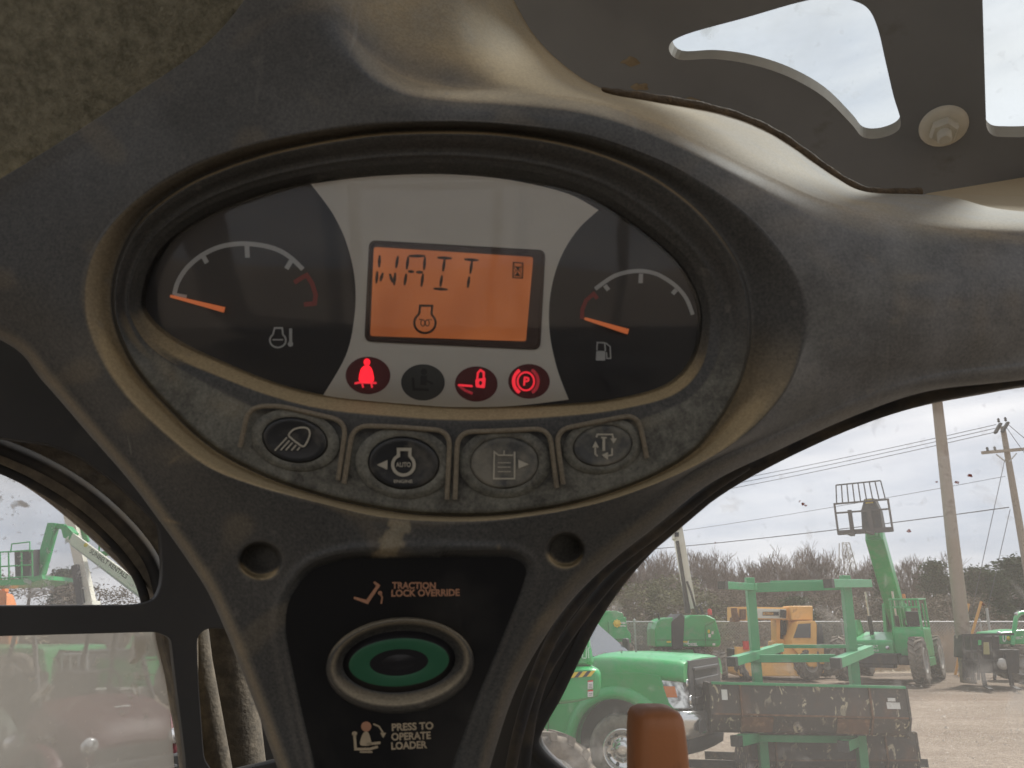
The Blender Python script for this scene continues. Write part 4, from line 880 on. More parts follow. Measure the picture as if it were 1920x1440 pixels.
# ------------------------------------------------------------------ chain link fence
FY, FH, FX0, FX1 = 32.0, 1.98, 1.0, 31.0
fence = thing("chain_link_fence", "long grey chain link fence with top rail running behind the machines", "fence", (16, FY, 0))
mb = MB(); s_ = .12; n = int((FX1 - FX0) / s_); r_ = .009; hz = FH - .06
for k in range(-int(hz / s_), n):
    x0 = FX0 + k * s_
    for sg in (1, -1):
        a, b = (x0, .06), (x0 + hz, .06 + hz)
        if a[0] < FX0: a = (FX0, .06 + FX0 - x0)
        if b[0] > FX1: b = (FX1, .06 + FX1 - x0)
        if sg < 0: a, b = (FX0 + FX1 - a[0], a[1]), (FX0 + FX1 - b[0], b[1])
        p, q = Vector((a[0], FY - .01 * sg, a[1])), Vector((b[0], FY - .01 * sg, b[1])); w_ = Vector((-(q.z - p.z), 0, q.x - p.x)).normalized() * r_; dz = Vector((0, r_, 0))
        mb.add([p - w_, p + w_, p + dz, q - w_, q + w_, q + dz], [(0, 1, 4, 3), (1, 2, 5, 4), (2, 0, 3, 5)])
mb.build("wire_mesh", M_alu, fence)
mb = MB(); mb.tube([(FX0, FY, FH), (FX1, FY, FH)], .03, 8); mb.build("top_rail", M_alu, fence)
for k in range(11):
    x = FX0 + 1.2 + k * 2.85; mb = MB(); mb.tube([(x, FY + .03, 0), (x, FY + .03, FH + .05)], .035, 8); mb.lathe([(.05, 0), (.05, .04), (.02, .08)], (x, FY + .03, FH + .05), n=10); mb.build("post", M_alu, fence)

# ------------------------------------------------------------------ poles and lines
M_wood = paint("weathered pole wood", (.30, .245, .19), .9, var=.25, scale=3, grime=(.17, .13, .10), gscale=3, bump=.4, bscale=14)
def wp(pts, r0, r1, name, label, group="wooden utility poles"):
    o = thing(name, label, "utility pole", (pts[0].x, pts[0].y, 0), 0, group); mb = MB(); mb.tube(pts, [r0 + (r1 - r0) * k / (len(pts) - 1) for k in range(len(pts))], 14); mb.build("pole", M_wood, o); return o
b0, b1 = WY(1806, 1190, 27), WY(1757, 752, 27); dd = (b1 - b0) / (b1.z - b0.z)
wp([b0 - dd * b0.z, b0 + dd * 3, b0 + dd * 8, b0 + dd * 12], .25, .15, "utility_pole", "thick plain wooden pole rising behind the green telehandler")
q0, q1 = WY(1921, 1040, 40), WY(1880, 800, 40); dd = (q1 - q0) / (q1.z - q0.z)
pole2 = wp([q0 - dd * q0.z, q0 + dd * 4, q1], .20, .13, "utility_pole", "wooden power pole with crossarm and guy wires at the right edge")
mb = MB(); ca, cb = WY(1841, 849, 39.75), WY(1990, 836, 39.75); mb.bar(ca, cb, .12, .16); mb.build("crossarm", M_wood, pole2)
mb = MB(); mb.bar(WY(1866, 812, 39.7), WY(1876, 794, 39.7), .22, .12); mb.bar(WY(1890, 792, 39.7), WY(1879, 810, 39.7), .2, .12); mb.build("pole_top_bracket", M_blk, pole2)
mb = MB(); mb.bar(WY(1868, 852, 39.7), WY(1886, 866, 39.7), .05); mb.bar(WY(1892, 866, 39.7), WY(1906, 850, 39.7), .05); mb.build("arm_brace", M_alu, pole2)
for px, py in ((1852, 842), (1873, 788), (1886, 786), (1866, 841)):
    mb = MB(); mb.lathe([(.04, 0), (.075, .06), (.05, .11), (.075, .16), (.03, .24)], WY(px, py + 4, 39.7), n=10); mb.build("insulator", M_dark, pole2)
M_wire = paint("dark cable", (.05, .05, .055), .6)
def wire(a, b, sag, r, label, group="overhead lines"):
    mb = MB(); pts = [a + (b - a) * k / 14 + Vector((0, 0, -sag * 4 * (k / 14) * (1 - k / 14))) for k in range(15)]; mb.tube(pts, r, 5); o = mb.build("power_line", M_wire); tag(o, label, "power line", group)
wire(WY(1868, 796, 39.7), WY(1100, 946, 70), .3, .018, "topmost of the three close overhead lines meeting the pole top")
wire(WY(1866, 803, 39.7), WY(1100, 954, 70), .3, .018, "middle of the three close overhead lines meeting the pole top")
wire(WY(1862, 811, 39.7), WY(1100, 962, 70), .3, .018, "lowest of the three close overhead lines meeting the pole top")
wire(WY(1885, 893, 39.8), WY(1050, 1024, 70), .3, .014, "faint single overhead line passing behind the fork carriage")
wire(WY(1892, 951, 39.8), WY(1050, 1042, 70), .3, .028, "thick low overhead line passing behind the telehandler boom")
wire(WY(1884, 862, 39.8), G(1800, 1247), 0, .016, "guy wire sloping down left of the crossarm pole, nearer the thick pole", "guy wires"); wire(WY(1894, 955, 39.8), G(1828, 1247), 0, .016, "short guy wire sloping down beside the crossarm pole", "guy wires")
wire(WY(1888, 794, 39.8), WY(1990, 880, 40), 0, .018, "overhead line dropping to the right from the pole top"); wire(WY(1886, 800, 39.8), WY(1960, 905, 38), 0, .016, "thin stay dropping right below the crossarm")
tw = thing("lattice_tower", "grey steel lattice tower above the distant trees", "tower", (WY(1594, 1100, 150).x, 150, 0))
mb = MB(); cx = WY(1594, 1100, 150).x; zt = WY(1592, 1018, 150).z
for k in range(13):
    z0, z1 = zt * k / 13, zt * (k + 1) / 13; w0, w1 = 2.4 - 1.7 * k / 13, 2.4 - 1.7 * (k + 1) / 13
    for sx, sy in ((-1, -1), (1, -1), (1, 1), (-1, 1)): mb.bar((cx + sx * w0, 150 + sy * w0, z0), (cx + sx * w1, 150 + sy * w1, z1), .16)
    mb.bar((cx - w0, 150 - w0, z0), (cx + w1, 150 - w1, z1), .1); mb.bar((cx + w0, 150 - w0, z0), (cx - w1, 150 - w1, z1), .1); mb.bar((cx - w1, 150 - w1, z1), (cx + w1, 150 - w1, z1), .1)
mb.build("lattice", M_alu, tw)
M_stake = paint("orange stake", (.62, .30, .07), .6)
for (x0, y0), (x1, y1), Y, m_, lb in (((1806, 1186), (1816, 1132), 31, M_stake, "short orange stake leaning just right of the thick pole"), ((1822, 1190), (1840, 1128), 30, M_stake, "long orange stake leaning above the black fork carriage"), ((1856, 1186), (1850, 1140), 30, M_alu, "grey leaning stake above the black fork carriage")):
    a, b = WY(x0, y0, Y), WY(x1, y1, Y); mb = MB(); mb.tube([a - (b - a) * (a.z / max(b.z - a.z, .1)), b], .05, 8); tag(mb.build("marker_stake", m_), lb, "stake", "leaning marker stakes")

# ------------------------------------------------------------------ wheels
def wheel(parent, c, axis, Rr, W, rim=.55, lugs=True, rimmat=None, nlug=20, bolts=False, seed=0):
    """parent's local coordinates; axis points out of the visible face. wheel > tyre"""
    c, a = Vector(c), Vector(axis).normalized(); h = W / 2
    mb = MB(); rr = Rr * rim
    mb.lathe([(rr * 1.04, h * .95), (rr * 1.0, h * 1.02), (rr * .93, h * .95), (rr * .84, h * .35), (rr * .45, h * .22), (rr * .40, h * .5), (rr * .2, h * .55), (.01, h * .55)], c, a, 28, 0, cap=False)
    ref = Vector((0, 0, 1)) if abs(a.z) < .9 else Vector((1, 0, 0)); x = a.cross(ref).normalized(); y = a.cross(x)
    if bolts:
        for k in range(8):
            t_ = k * math.pi / 4; q = c + (x * math.cos(t_) + y * math.sin(t_)) * rr * .56; mb.lathe([(rr * .055, h * .2), (rr * .055, h * .42), (.001, h * .45)], q, a, 8, 0)
        for k in range(8):
            t_ = (k + .5) * math.pi / 4; q = c + (x * math.cos(t_) + y * math.sin(t_)) * rr * .72; mb.lathe([(rr * .095, h * .36), (.001, h * .365)], q, a, 10, 1)
    wo = mb.build("wheel", [rimmat or M_rim, M_dark], parent, world=False)
    mb = MB(); mb.lathe([(rr * .96, h * .82), (rr * 1.06, h * .98), (Rr * .82, h * 1.06), (Rr * .93, h * .98), (Rr * (.92 if lugs else 1), h * .72), (Rr * (.92 if lugs else 1), -h * .72), (Rr * .93, -h), (Rr * .8, -h * 1.05), (rr, -h * .9)], c, a, 36, cap=False)
    if lugs:
        for k in range(nlug):
            for sg in (1, -1):
                t0 = 2 * math.pi * (k + (.5 if sg < 0 else 0)) / nlug; dt = 2 * math.pi / nlug
                def pt(t_, ro, w_): return c + (x * math.cos(t_) + y * math.sin(t_)) * ro + a * w_
                r0, r1 = Rr * .90, Rr * 1.0
                q = [pt(t0 + dt * .55, r0, sg * h * .02), pt(t0 + dt * .98, r0, sg * h * .02), pt(t0 + dt * .40, r0, sg * h * 1.0), pt(t0 - dt * .08, r0, sg * h * 1.0)]; q2 = [pt(t0 + dt * .58, r1, sg * h * .04), pt(t0 + dt * .92, r1, sg * h * .04), pt(t0 + dt * .34, r1 * .985, sg * h * .99), pt(t0 - dt * .02, r1 * .985, sg * h * .99)]
                mb.hexa(q + q2)
                mb.hexa([pt(t0 + dt * .40, r0, sg * h), pt(t0 - dt * .08, r0, sg * h), pt(t0 - dt * .06, Rr * .83, sg * h * 1.05), pt(t0 + dt * .34, Rr * .83, sg * h * 1.05), pt(t0 + dt * .34, r1 * .985, sg * h * 1.02), pt(t0 - dt * .02, r1 * .985, sg * h * 1.02), pt(t0 - dt * .04, Rr * .84, sg * h * 1.10), pt(t0 + dt * .30, Rr * .84, sg * h * 1.10)])
    mb.build("tyre", M_tire, wo, world=False); return wo
def lb(mb, x0, x1, y0, y1, z0, z1, m=0): return mb.box(((x0 + x1) / 2, (y0 + y1) / 2, (z0 + z1) / 2), (abs(x1 - x0), abs(y1 - y0), abs(z1 - z0)), None, m)
def xz(pts, y): return [(x, y, z) for x, z in pts]
def yz(pts, x): return [(x, y, z) for y, z in pts]

# ------------------------------------------------------------------ telehandler facing the camera, boom up
rzT = R(-37); wp_ = G(1731, 1284); cT, sT = math.cos(rzT), math.sin(rzT)
off = Vector((1.22 * cT + 1.6 * sT, 1.22 * sT - 1.6 * cT, 0)); T = thing("telehandler", "green telehandler with raised boom and fork carriage behind the rack", "telehandler", (wp_.x - off.x, wp_.y - off.y, 0), rzT)
mb = MB(); lb(mb, -.62, .62, -2.0, 2.2, .62, .95); lb(mb, -1.1, 1.1, -1.72, -1.48, .60, .9); lb(mb, -1.1, 1.1, 1.48, 1.72, .60, .9); lb(mb, -.5, .5, -1.95, -1.5, .5, .8); mb.build("chassis", M_blk, T, world=False, bevel=.02)
mb = MB(); mb.prism(yz([(-1.28, .82), (-1.28, 1.28), (-1.2, 1.38), (.9, 1.62), (1.6, 1.55), (1.6, .82)], -.92), (1.36, 0, 0)); mb.build("engine_hood", M_green, T, world=False, bevel=.05, seg=3)
mb = MB(); mb.prism(yz([(-.1, 1.3), (-.1, 1.62), (.15, 2.05), (.55, 2.05), (.9, 1.5), (.9, 1.3)], -1.10), (.14, 0, 0)); mb.build("side_bracket", M_green, T, world=False, bevel=.02)
mb = MB(); mb.prism(yz([(-1.15, .82), (-1.15, 1.66), (-1.02, 1.82), (.45, 1.80), (.45, .82)], .44), (.96, 0, 0)); mb.build("cab_body", M_green, T, world=False, bevel=.07, seg=4)
mb = MB()
for x in (.48, 1.36):
    mb.bar((x, -1.05, 1.72), (x, -.98, 2.72), .07, .09); mb.bar((x, .40, .95), (x, .40, 2.72), .07, .1)
mb.bar((1.37, -.3, .8), (1.37, -.3, 2.6), .05, .07); lb(mb, 1.15, 1.42, -.9, .3, .55, .82)
lb(mb, .44, 1.40, -1.06, -.96, 2.70, 2.76); lb(mb, .44, 1.40, -1.06, -.96, 2.44, 2.50)
for k in range(9): x = .47 + k * .1125; lb(mb, x - .02, x + .02, -1.04, -.99, 2.48, 2.72)
mb.prism(yz([(-.955, 2.70), (-.955, 2.757), (.45, 2.80), (.45, 2.74)], .442), (.956, 0, 0)); mb.build("cab_frame", M_green, T, world=False, bevel=.012)
mb = MB(); mb.tube([(.92, -.75, 1.78), (.92, -.6, 1.95)], .025, 8); lp = [(.92 + .17 * math.cos(t_), -.6 + .06 * math.sin(t_), 1.97 + .15 * math.sin(t_)) for t_ in np.linspace(0, 2 * math.pi, 17)]; mb.tube(lp, .018, 6, cap=False); mb.build("steering_wheel", M_dark, T, world=False)
mb = MB(); lb(mb, .68, 1.18, -.05, .35, 1.75, 1.88); lb(mb, .68, 1.18, .25, .38, 1.88, 2.35); mb.build("seat", M_dark, T, world=False, bevel=.04)
for x, y in ((1.22, -1.6), (-1.22, -1.6), (1.22, 1.6), (-1.22, 1.6)): wheel(T, (x, y, .76), (1 if x > 0 else -1, .02, 0), .76, .40, .52, nlug=16)
# logo strip on the hood front
mb = MB(); yF = -1.284
lettering(mb, "SUNBELT", (-.52, yF, 1.12), (.46, 0, 0), (0, 0, .09), 0, .02); lettering(mb, "RENTALS", (-.52, yF, 1.0), (.46, 0, 0), (0, 0, .07), 0, .02)
mb.lathe([(.075, 0), (.075, .004), (.001, .004)], (-.64, yF + .002, 1.12), (0, -1, 0), 18, 1); mb.lathe([(.035, .004), (.035, .006), (.001, .006)], (-.64, yF + .002, 1.12), (0, -1, 0), 12, 2)
mb.build("hood_lettering", [M_wprint, M_yprint, M_kprint], T, world=False)
mb = MB(); mb.lathe([(.06, 0), (.06, .05), (.03, .06)], (.24, -1.28, 1.13), (0, -1, 0), 16); mb.build("headlight", M_lampg, T, world=False)
mb = MB(); mb.lathe([(.06, 0), (.06, .14), (.03, .17)], (.75, .1, 2.78), n=12); mb.build("beacon", M_amber, T, world=False)
# boom: from the rear pivot up over the middle towards the camera
pA, pB = Vector((.06, 2.3, 2.0)), Vector((.40, -1.9, 5.5)); bd = (pB - pA).normalized()
mb = MB(); mb.bar(pA - bd * .3, pA + bd * 4.75, .60, .68); mb.build("boom", M_green, T, world=False, bevel=.03)
mb = MB(); mb.bar(pA + bd * 4.7, pB + bd * .1, .44, .5); mb.bar(pB - bd * .1, pB + Vector((0, -.15, -.55)), .34, .4); mb.build("boom_extension", M_green, T, world=False, bevel=.02)
mb = MB(); mb.bar((-.38, 1.95, .9), (-.30, 2.2, 2.6), .12, .9); mb.bar((.50, 1.95, .9), (.42, 2.2, 2.6), .12, .9); mb.build("boom_support", M_green, T, world=False, bevel=.02)
for x in (-.52, .40):
    mb = MB(); mb.tube([(x, .2, 1.5), (x, .1, 2.2)], .075, 10); mb.tube([(x, .1, 2.2), (x, .05, 3.05)], .04, 10, 1); mb.build("lift_cylinder", [M_blk, M_chrome], T, world=False)
M_ironw = paint("brown worn carriage iron", (.065, .052, .046), .7, var=.3, scale=6)
cy = -2.35
mb = MB()
for z in (4.98, 5.72, 6.05): mb.bar((-.62, cy, z), (1.16, cy, z), .07, .09 if z < 5.5 else .055)
for x in (-.62, 1.16): mb.bar((x, cy, 4.95), (x, cy, 6.08), .06, .06)
lb(mb, -.62, 1.16, cy - .04, cy + .04, 4.94, 5.10); mb.build("fork_carriage", M_ironw, T, world=False)
mb = MB(); lb(mb, -.48, 1.02, cy - .02, cy + .02, 6.70, 6.745)
for k in range(9): x = -.48 + 1.5 * k / 8; xb = -.54 + 1.62 * k / 8; mb.bar((x, cy, 6.72), (xb, cy, 6.06), .035)
mb.build("load_guard", M_blk, T, world=False)
for x in (-.12, .52):
    mb = MB(); mb.bar((x, cy - .08, 5.78), (x, cy - .08, 4.90), .13, .07); mb.hexa([(x - .07, cy - .1, 4.86), (x + .07, cy - .1, 4.86), (x + .05, cy - 1.25, 4.87), (x - .05, cy - 1.25, 4.87), (x - .07, cy - .1, 4.94), (x + .07, cy - .1, 4.94), (x + .05, cy - 1.25, 4.89), (x - .05, cy - 1.25, 4.89)]); mb.build("fork", M_ironw, T, world=False)
mb = MB(); mb.prism(xz([(.16, 5.0), (.22, 5.75), (.38, 6.15), (.70, 6.15), (.84, 5.7), (.84, 5.0)], cy + .08), (0, .42, 0)); mb.build("carriage_head", M_blk, T, world=False, bevel=.02)
mb = MB(); lb(mb, .41, .66, cy + .070, cy + .078, 5.98, 6.12); mb.build("head_decal", M_yprint, T, world=False)

# ------------------------------------------------------------------ green boom lifts standing by the fence
def lift_hoods(o, Y, parts, dk):
    for pts in parts: part("hood", M_green, o, pts, Y, 1.9, .10, 4)
    if dk: part("boom_cradle", M_dark, o, dk, Y - .05, 2.2, .03)
L1 = thing("boom_lift", "green boom lift with tall white mast between the truck and the yellow crane", "boom lift", WY(1290, 1262, 32), 0, "green boom lifts by the fence")
lift_hoods(L1, 31, [[(1229, 1213), (1228, 1180), (1232, 1166), (1243, 1160), (1262, 1157), (1262, 1213)], [(1279, 1213), (1279, 1162), (1294, 1153), (1326, 1153), (1342, 1161), (1347, 1180), (1352, 1196), (1352, 1208), (1348, 1213)]], [(1260, 1217), (1259, 1166), (1278, 1150), (1284, 1156), (1281, 1217)])
mb = MB(); f = lambda x, y: WY(x, y, 30.95)
def seam(mb, pts, f, w=1.0):
    for (xa, ya), (xb, yb) in zip(pts[:-1], pts[1:]):
        v = np.array((xb - xa, yb - ya), float); n_ = np.array((-v[1], v[0])) / np.hypot(*v) * w / 2; mb.poly([f(xa + n_[0], ya + n_[1]), f(xb + n_[0], yb + n_[1]), f(xb - n_[0], yb - n_[1]), f(xa - n_[0], ya - n_[1])])
seam(mb, [(1283, 1200), (1348, 1200)], f, .8); seam(mb, [(1323, 1212), (1322, 1174), (1340, 1165)], f, .8); seam(mb, [(1232, 1200), (1258, 1200)], f, .8); mb.build("panel_seam", M_dark, L1)
part("turntable", M_green, L1, [(1232, 1234), (1234, 1219), (1300, 1218), (1304, 1230), (1296, 1240), (1236, 1240)], 31.2, 1.8, .05)
mb = MB(); pxprism(mb, [(1305, 1139), (1290, 1142), (1268, 1012), (1264, 1010), (1263, 988), (1266, 975), (1258, 900), (1270, 900), (1276, 945), (1283, 958), (1285, 972), (1278, 982), (1283, 1010)], 32, .5); mb.build("mast", M_white_p, L1, bevel=.02)
mb = MB(); pxprism(mb, [(1286, 1150), (1280, 1095), (1268, 1014), (1273, 1014), (1287, 1100), (1296, 1150)], 31.85, .2); pxprism(mb, [(1266, 998), (1273, 998), (1273, 1006), (1266, 1006)], 31.85, .1); pxprism(mb, [(1265, 990), (1267, 980), (1278, 970), (1284, 970), (1284, 974), (1272, 984)], 31.85, .1); mb.build("mast_cylinder", M_dark, L1)
mb = MB(); mb.tube([WY(1288, 1090, 31.7), WY(1296, 1112, 31.6), WY(1302, 1134, 31.7), WY(1306, 1148, 31.9)], .05, 6); mb.tube([WY(1310, 1150, 31.7), WY(1304, 1138, 31.7), WY(1312, 1134, 31.7), WY(1318, 1150, 31.8)], .07, 6); mb.build("hose", M_dark, L1)
mb = MB(); a = WY(1331, 1153, 31.4); mb.lathe([(.09, 0), (.09, .18), (.05, .24)], a, n=12); mb.build("beacon", M_redl, L1)
mb = MB(); mb.bar(WY(1236, 1162, 31.5), WY(1234, 1150, 31.4), .06); mb.build("control_lever", M_dark, L1)
mb = MB(); f = lambda x, y: WY(x, y, 30.96)
lettering(mb, "DIESEL", f(1290, 1211), f(1308, 1211) - f(1290, 1211), f(1290, 1205.5) - f(1290, 1211), 0, .03); lettering(mb, "SJ", f(1281, 1210), f(1290, 1208) - f(1281, 1210), f(1283, 1203) - f(1281, 1210), 0, .02)
mb.build("hood_lettering", M_wprint, L1)
for x, y, w, h, m in ((1327, 1181, 4, 6, 1), (1334, 1184, 4, 5, 0), (1328, 1189, 5, 6, 0), (1280, 1202, 9, 3, 1), (1250, 1202, 8, 3, 1), (1336, 1206, 5, 4, 0)): mb = MB(); mb.poly([f(x, y), f(x + w, y), f(x + w, y + h), f(x, y + h)]); mb.build("decal", (M_wprint, M_yprint)[m], L1)
def lwheel(o, px, py, Y, r, ax=(.25, -1, 0), W=.42): q = wm(o).inverted() @ WY(px, py, Y); q.z = r; wheel(o, q, ax, r, W, .5, nlug=16)
lwheel(L1, 1351, 1248, 28.3, .50, (.95, -.3, 0)); lwheel(L1, 1311, 1235, 31.4, .52, (-.95, -.3, 0)); lwheel(L1, 1244, 1245, 31.4, .5, (-.8, -.5, 0))
mb = MB(); pxprism(mb, [(1240, 1252), (1240, 1238), (1340, 1238), (1344, 1250)], 29.2, 2.2); mb.build("chassis", M_blk, L1)
L2 = thing("boom_lift", "green boom lift with yellow flower decal above the pickup windscreen", "boom lift", WY(1145, 1262, 31), 0, "green boom lifts by the fence")
lift_hoods(L2, 30, [[(1060, 1206), (1060, 1150), (1100, 1146), (1155, 1145), (1168, 1150), (1176, 1180), (1183, 1188), (1183, 1206)]], None)
part("side_hatch", M_green, L2, [(1142, 1198), (1141, 1165), (1174, 1157), (1176, 1180), (1181, 1190), (1181, 1198)], 29.9, .3, .02)
mb = MB(); pxprism(mb, [(1113, 1150), (1110, 1010), (1122, 1010), (1124, 1148)], 31, .4); mb.build("mast", M_white_p, L2, bevel=.02)
mb = MB(); f = lambda x, y: WY(x, y, 29.86); c = f(1157, 1169); mb.lathe([(.10, 0), (.10, .01), (.001, .01)], c, (0, -1, 0), 16, 1)
for k in range(8): t_ = k * math.pi / 4; mb.lathe([(.045, 0), (.045, .008), (.001, .008)], c + Vector((math.cos(t_) * .11, 0, math.sin(t_) * .11)), (0, -1, 0), 8, 1)
lettering(mb, "SUNBELT", f(1162, 1170), f(1175, 1170) - f(1162, 1170), f(1162, 1166) - f(1162, 1170), 0, .03); lettering(mb, "RENTALS", f(1163, 1175), f(1174, 1175) - f(1163, 1175), f(1163, 1172) - f(1163, 1175), 0, .03); mb.build("hatch_lettering", [M_wprint, M_yprint], L2)
part("turntable", M_green, L2, [(1080, 1230), (1082, 1212), (1160, 1212), (1164, 1230)], 30.2, 1.6, .05)
lwheel(L2, 1168, 1240, 29.6, .6, (.7, -.7, 0)); lwheel(L2, 1100, 1240, 29.6, .6, (-.3, -.9, 0)); mb = MB(); mb.bar(WY(1163, 1150, 30.4), WY(1160, 1140, 30.3), .06); mb.build("control_lever", M_dark, L2)

# ------------------------------------------------------------------ yellow carry deck crane
K = thing("deck_crane", "faded yellow carry deck crane behind the green rack", "crane", WY(1460, 1272, 29.5))
part("deck", M_yel, K, [(1384, 1263), (1383, 1243), (1544, 1243), (1545, 1262), (1516, 1268), (1388, 1268)], 28.6, 2.4, .03)
part("deck_rail", M_yel, K, [(1382, 1245), (1381, 1213), (1545, 1213), (1546, 1245), (1534, 1245), (1534, 1226), (1504, 1226), (1504, 1240), (1468, 1240), (1468, 1222), (1402, 1222), (1402, 1240), (1388, 1245)], 28.55, .25, .015)
mb = MB(); pxprism(mb, [(1386, 1246), (1386, 1218), (1540, 1218), (1540, 1246)], 28.85, 1.6); mb.build("engine_bay", M_dark, K)
part("column", M_yel, K, [(1450, 1214), (1450, 1203), (1456, 1202), (1455, 1160), (1463, 1160), (1463, 1198), (1478, 1200), (1478, 1140), (1492, 1140), (1492, 1214)], 29.2, .6, .015)
mb = MB(); pxprism(mb, [(1460, 1200), (1459, 1164), (1480, 1164), (1480, 1200)], 29.5, .3); mb.lathe([(.14, 0), (.14, .4), (.08, .5)], WY(1469, 1190, 29.3), (0, 0, 1), 14); mb.build("hydraulics", M_dark, K)
part("boom", M_yel, K, [(1371, 1164), (1371, 1138), (1400, 1138), (1477, 1139), (1524, 1138), (1524, 1164), (1480, 1164), (1477, 1162), (1410, 1161), (1400, 1164)], 29.0, .55, .02)
part("boom_section", M_white_p, K, [(1418, 1159), (1418, 1141), (1474, 1142), (1474, 1160)], 28.93, .2, .01)
part("counterweight", M_yel, K, [(1484, 1163), (1484, 1136), (1524, 1136), (1525, 1163)], 28.7, 1.0, .04)
mb = MB(); pxprism(mb, [(1372, 1166), (1374, 1152), (1384, 1150), (1388, 1166)], 28.85, .3); mb.tube([WY(1376, 1140, 28.8), WY(1379, 1165, 28.8)], .12, 10); pxprism(mb, [(1388, 1162), (1388, 1142), (1399, 1142), (1399, 1162)], 28.88, .3); mb.build("boom_head", M_rust, K, bevel=.01)
mb = MB(); f = lambda x, y: WY(x, y, 28.90); mb.poly([f(1430, 1154), f(1460, 1154), f(1460, 1147), f(1430, 1147)], 0); f = lambda x, y: WY(x, y, 28.88); lettering(mb, "BRODERSON", f(1431, 1153), f(1450, 1153) - f(1431, 1153), f(1431, 1148) - f(1431, 1153), 1, .02); mb.build("boom_lettering", [M_kprint, M_yel], K)
mb = MB(); mb.tube([WY(1469, 1144, 28.8), WY(1468, 1158, 28.8)], .11, 10); mb.build("cable_winch", M_dark, K)
# cab
mb = MB(); z_ = [(1485, 1212), (1485, 1200), (1494, 1168), (1498, 1164.5), (1528, 1164), (1531, 1170), (1532, 1240), (1532, 1250), (1518, 1250), (1486, 1214)]; pxprism(mb, z_, 28.4, 1.1); mb.build("cab", M_yel, K, bevel=.03)
mb = MB(); pxprism(mb, [(1488, 1196), (1497, 1170), (1520, 1168.5), (1520, 1196)], 28.37, .04); mb.build("cab_window", M_glassd, K)
mb = MB(); pxprism(mb, [(1532, 1208), (1532, 1170), (1541, 1170), (1545, 1206)], 28.6, .8); mb.build("cab_rear_window", M_glassd, K)
mb = MB(); mb.tube([WY(1398, 1202, 28.5), WY(1399, 1218, 28.5)], .11, 10); mb.build("fire_extinguisher", M_redl, K)
for px, Y, r_ in ((1404, 28.8, .5), (1519, 28.6, .55), (1549, 30.2, .55), (1440, 31, .5)): lwheel(K, px, 1270, Y, r_, (.35, -1, 0), .35)

# ------------------------------------------------------------------ far white pickup
V = thing("pickup_truck", "small white pickup truck far away beyond the fence", "pickup truck", WY(1215, 1223, 62))
part("body", M_wprint, V, [(1196, 1221), (1196, 1215), (1199, 1208), (1213, 1207.5), (1217, 1214), (1235, 1215), (1235, 1221)], 62, 1.8, .08)
mb = MB(); pxprism(mb, [(1199, 1214), (1201, 1209.5), (1206, 1209.5), (1206, 1214)], 61.96, .03); pxprism(mb, [(1207.5, 1214), (1207.5, 1209.5), (1212, 1209.5), (1215, 1214)], 61.96, .03); mb.build("window", M_glassd, V)
for px in (1202, 1227): q = wm(V).inverted() @ WY(px, 1221, 62); q.z = .36; wheel(V, q, (0, -1, 0), .36, .25, .55, lugs=False)

# ------------------------------------------------------------------ green cantilever rack holding a bucket
RK = thing("steel_rack", "green cantilever steel rack with angled arms holding a loader bucket", "rack", WY(1500, 1400, 10.8))
Yp = 10.8
for x0, y0, x1, y1, in ((1405, 1083, 1421, 1285), (1584, 1079, 1604, 1288)):
    a, b = WY(x0, y0, Yp), WY(x1, y1, Yp); dd = (b - a) / (a.z - b.z); e = a + dd * a.z; mb = MB(); mb.bar(a, e, .115, .115, up=(0, 1, 0)); mb.build("post", M_green_r, RK, bevel=.006)
def arm(a, b, w, h, cap=True):
    a, b = Vector(a), Vector(b); mb = MB(); mb.bar(a, b, w, h); ao = mb.build("arm", M_green_r, RK, bevel=.005)
    if cap: mb = MB(); d = (b - a).normalized(); mb.bar(a - d * .004, a + d * .09, w * 1.03, h * 1.03); mb.build("end_cap", M_dark, ao)
    return ao
arm(WY(1353, 1097, 10.0), WY(1414, 1101, 10.86), .10, .095); arm(WY(1552, 1094, 10.0), WY(1628, 1094, 11.3), .11, .11)
arm(WY(1371, 1241, 9.9), WY(1463, 1214, 11.7), .11, .11); arm(WY(1566, 1244, 9.9), WY(1630, 1218, 11.5), .12, .12)
arm(WY(1379, 1390, 10.0), WY(1432, 1378, 10.9), .12, .12); arm(WY(1580, 1400, 10.1), WY(1606, 1388, 10.9), .12, .12)
for a, b, w, h in ((WY(1412, 1102, 10.9), WY(1582, 1097, 10.9), .09, .13), (WY(1445, 1092, 11.9), WY(1616, 1089, 11.9), .05, .05), (WY(1378, 1235, 10.72), WY(1566, 1234, 10.72), .07, .10), (WY(1460, 1212, 12), WY(1618, 1212, 12), .06, .05), (WY(1385, 1383, 10.62), WY(1600, 1386, 10.62), .09, .085)):
    mb = MB(); mb.bar(a, b, w, h); mb.build("beam", M_green_r, RK, bevel=.004)
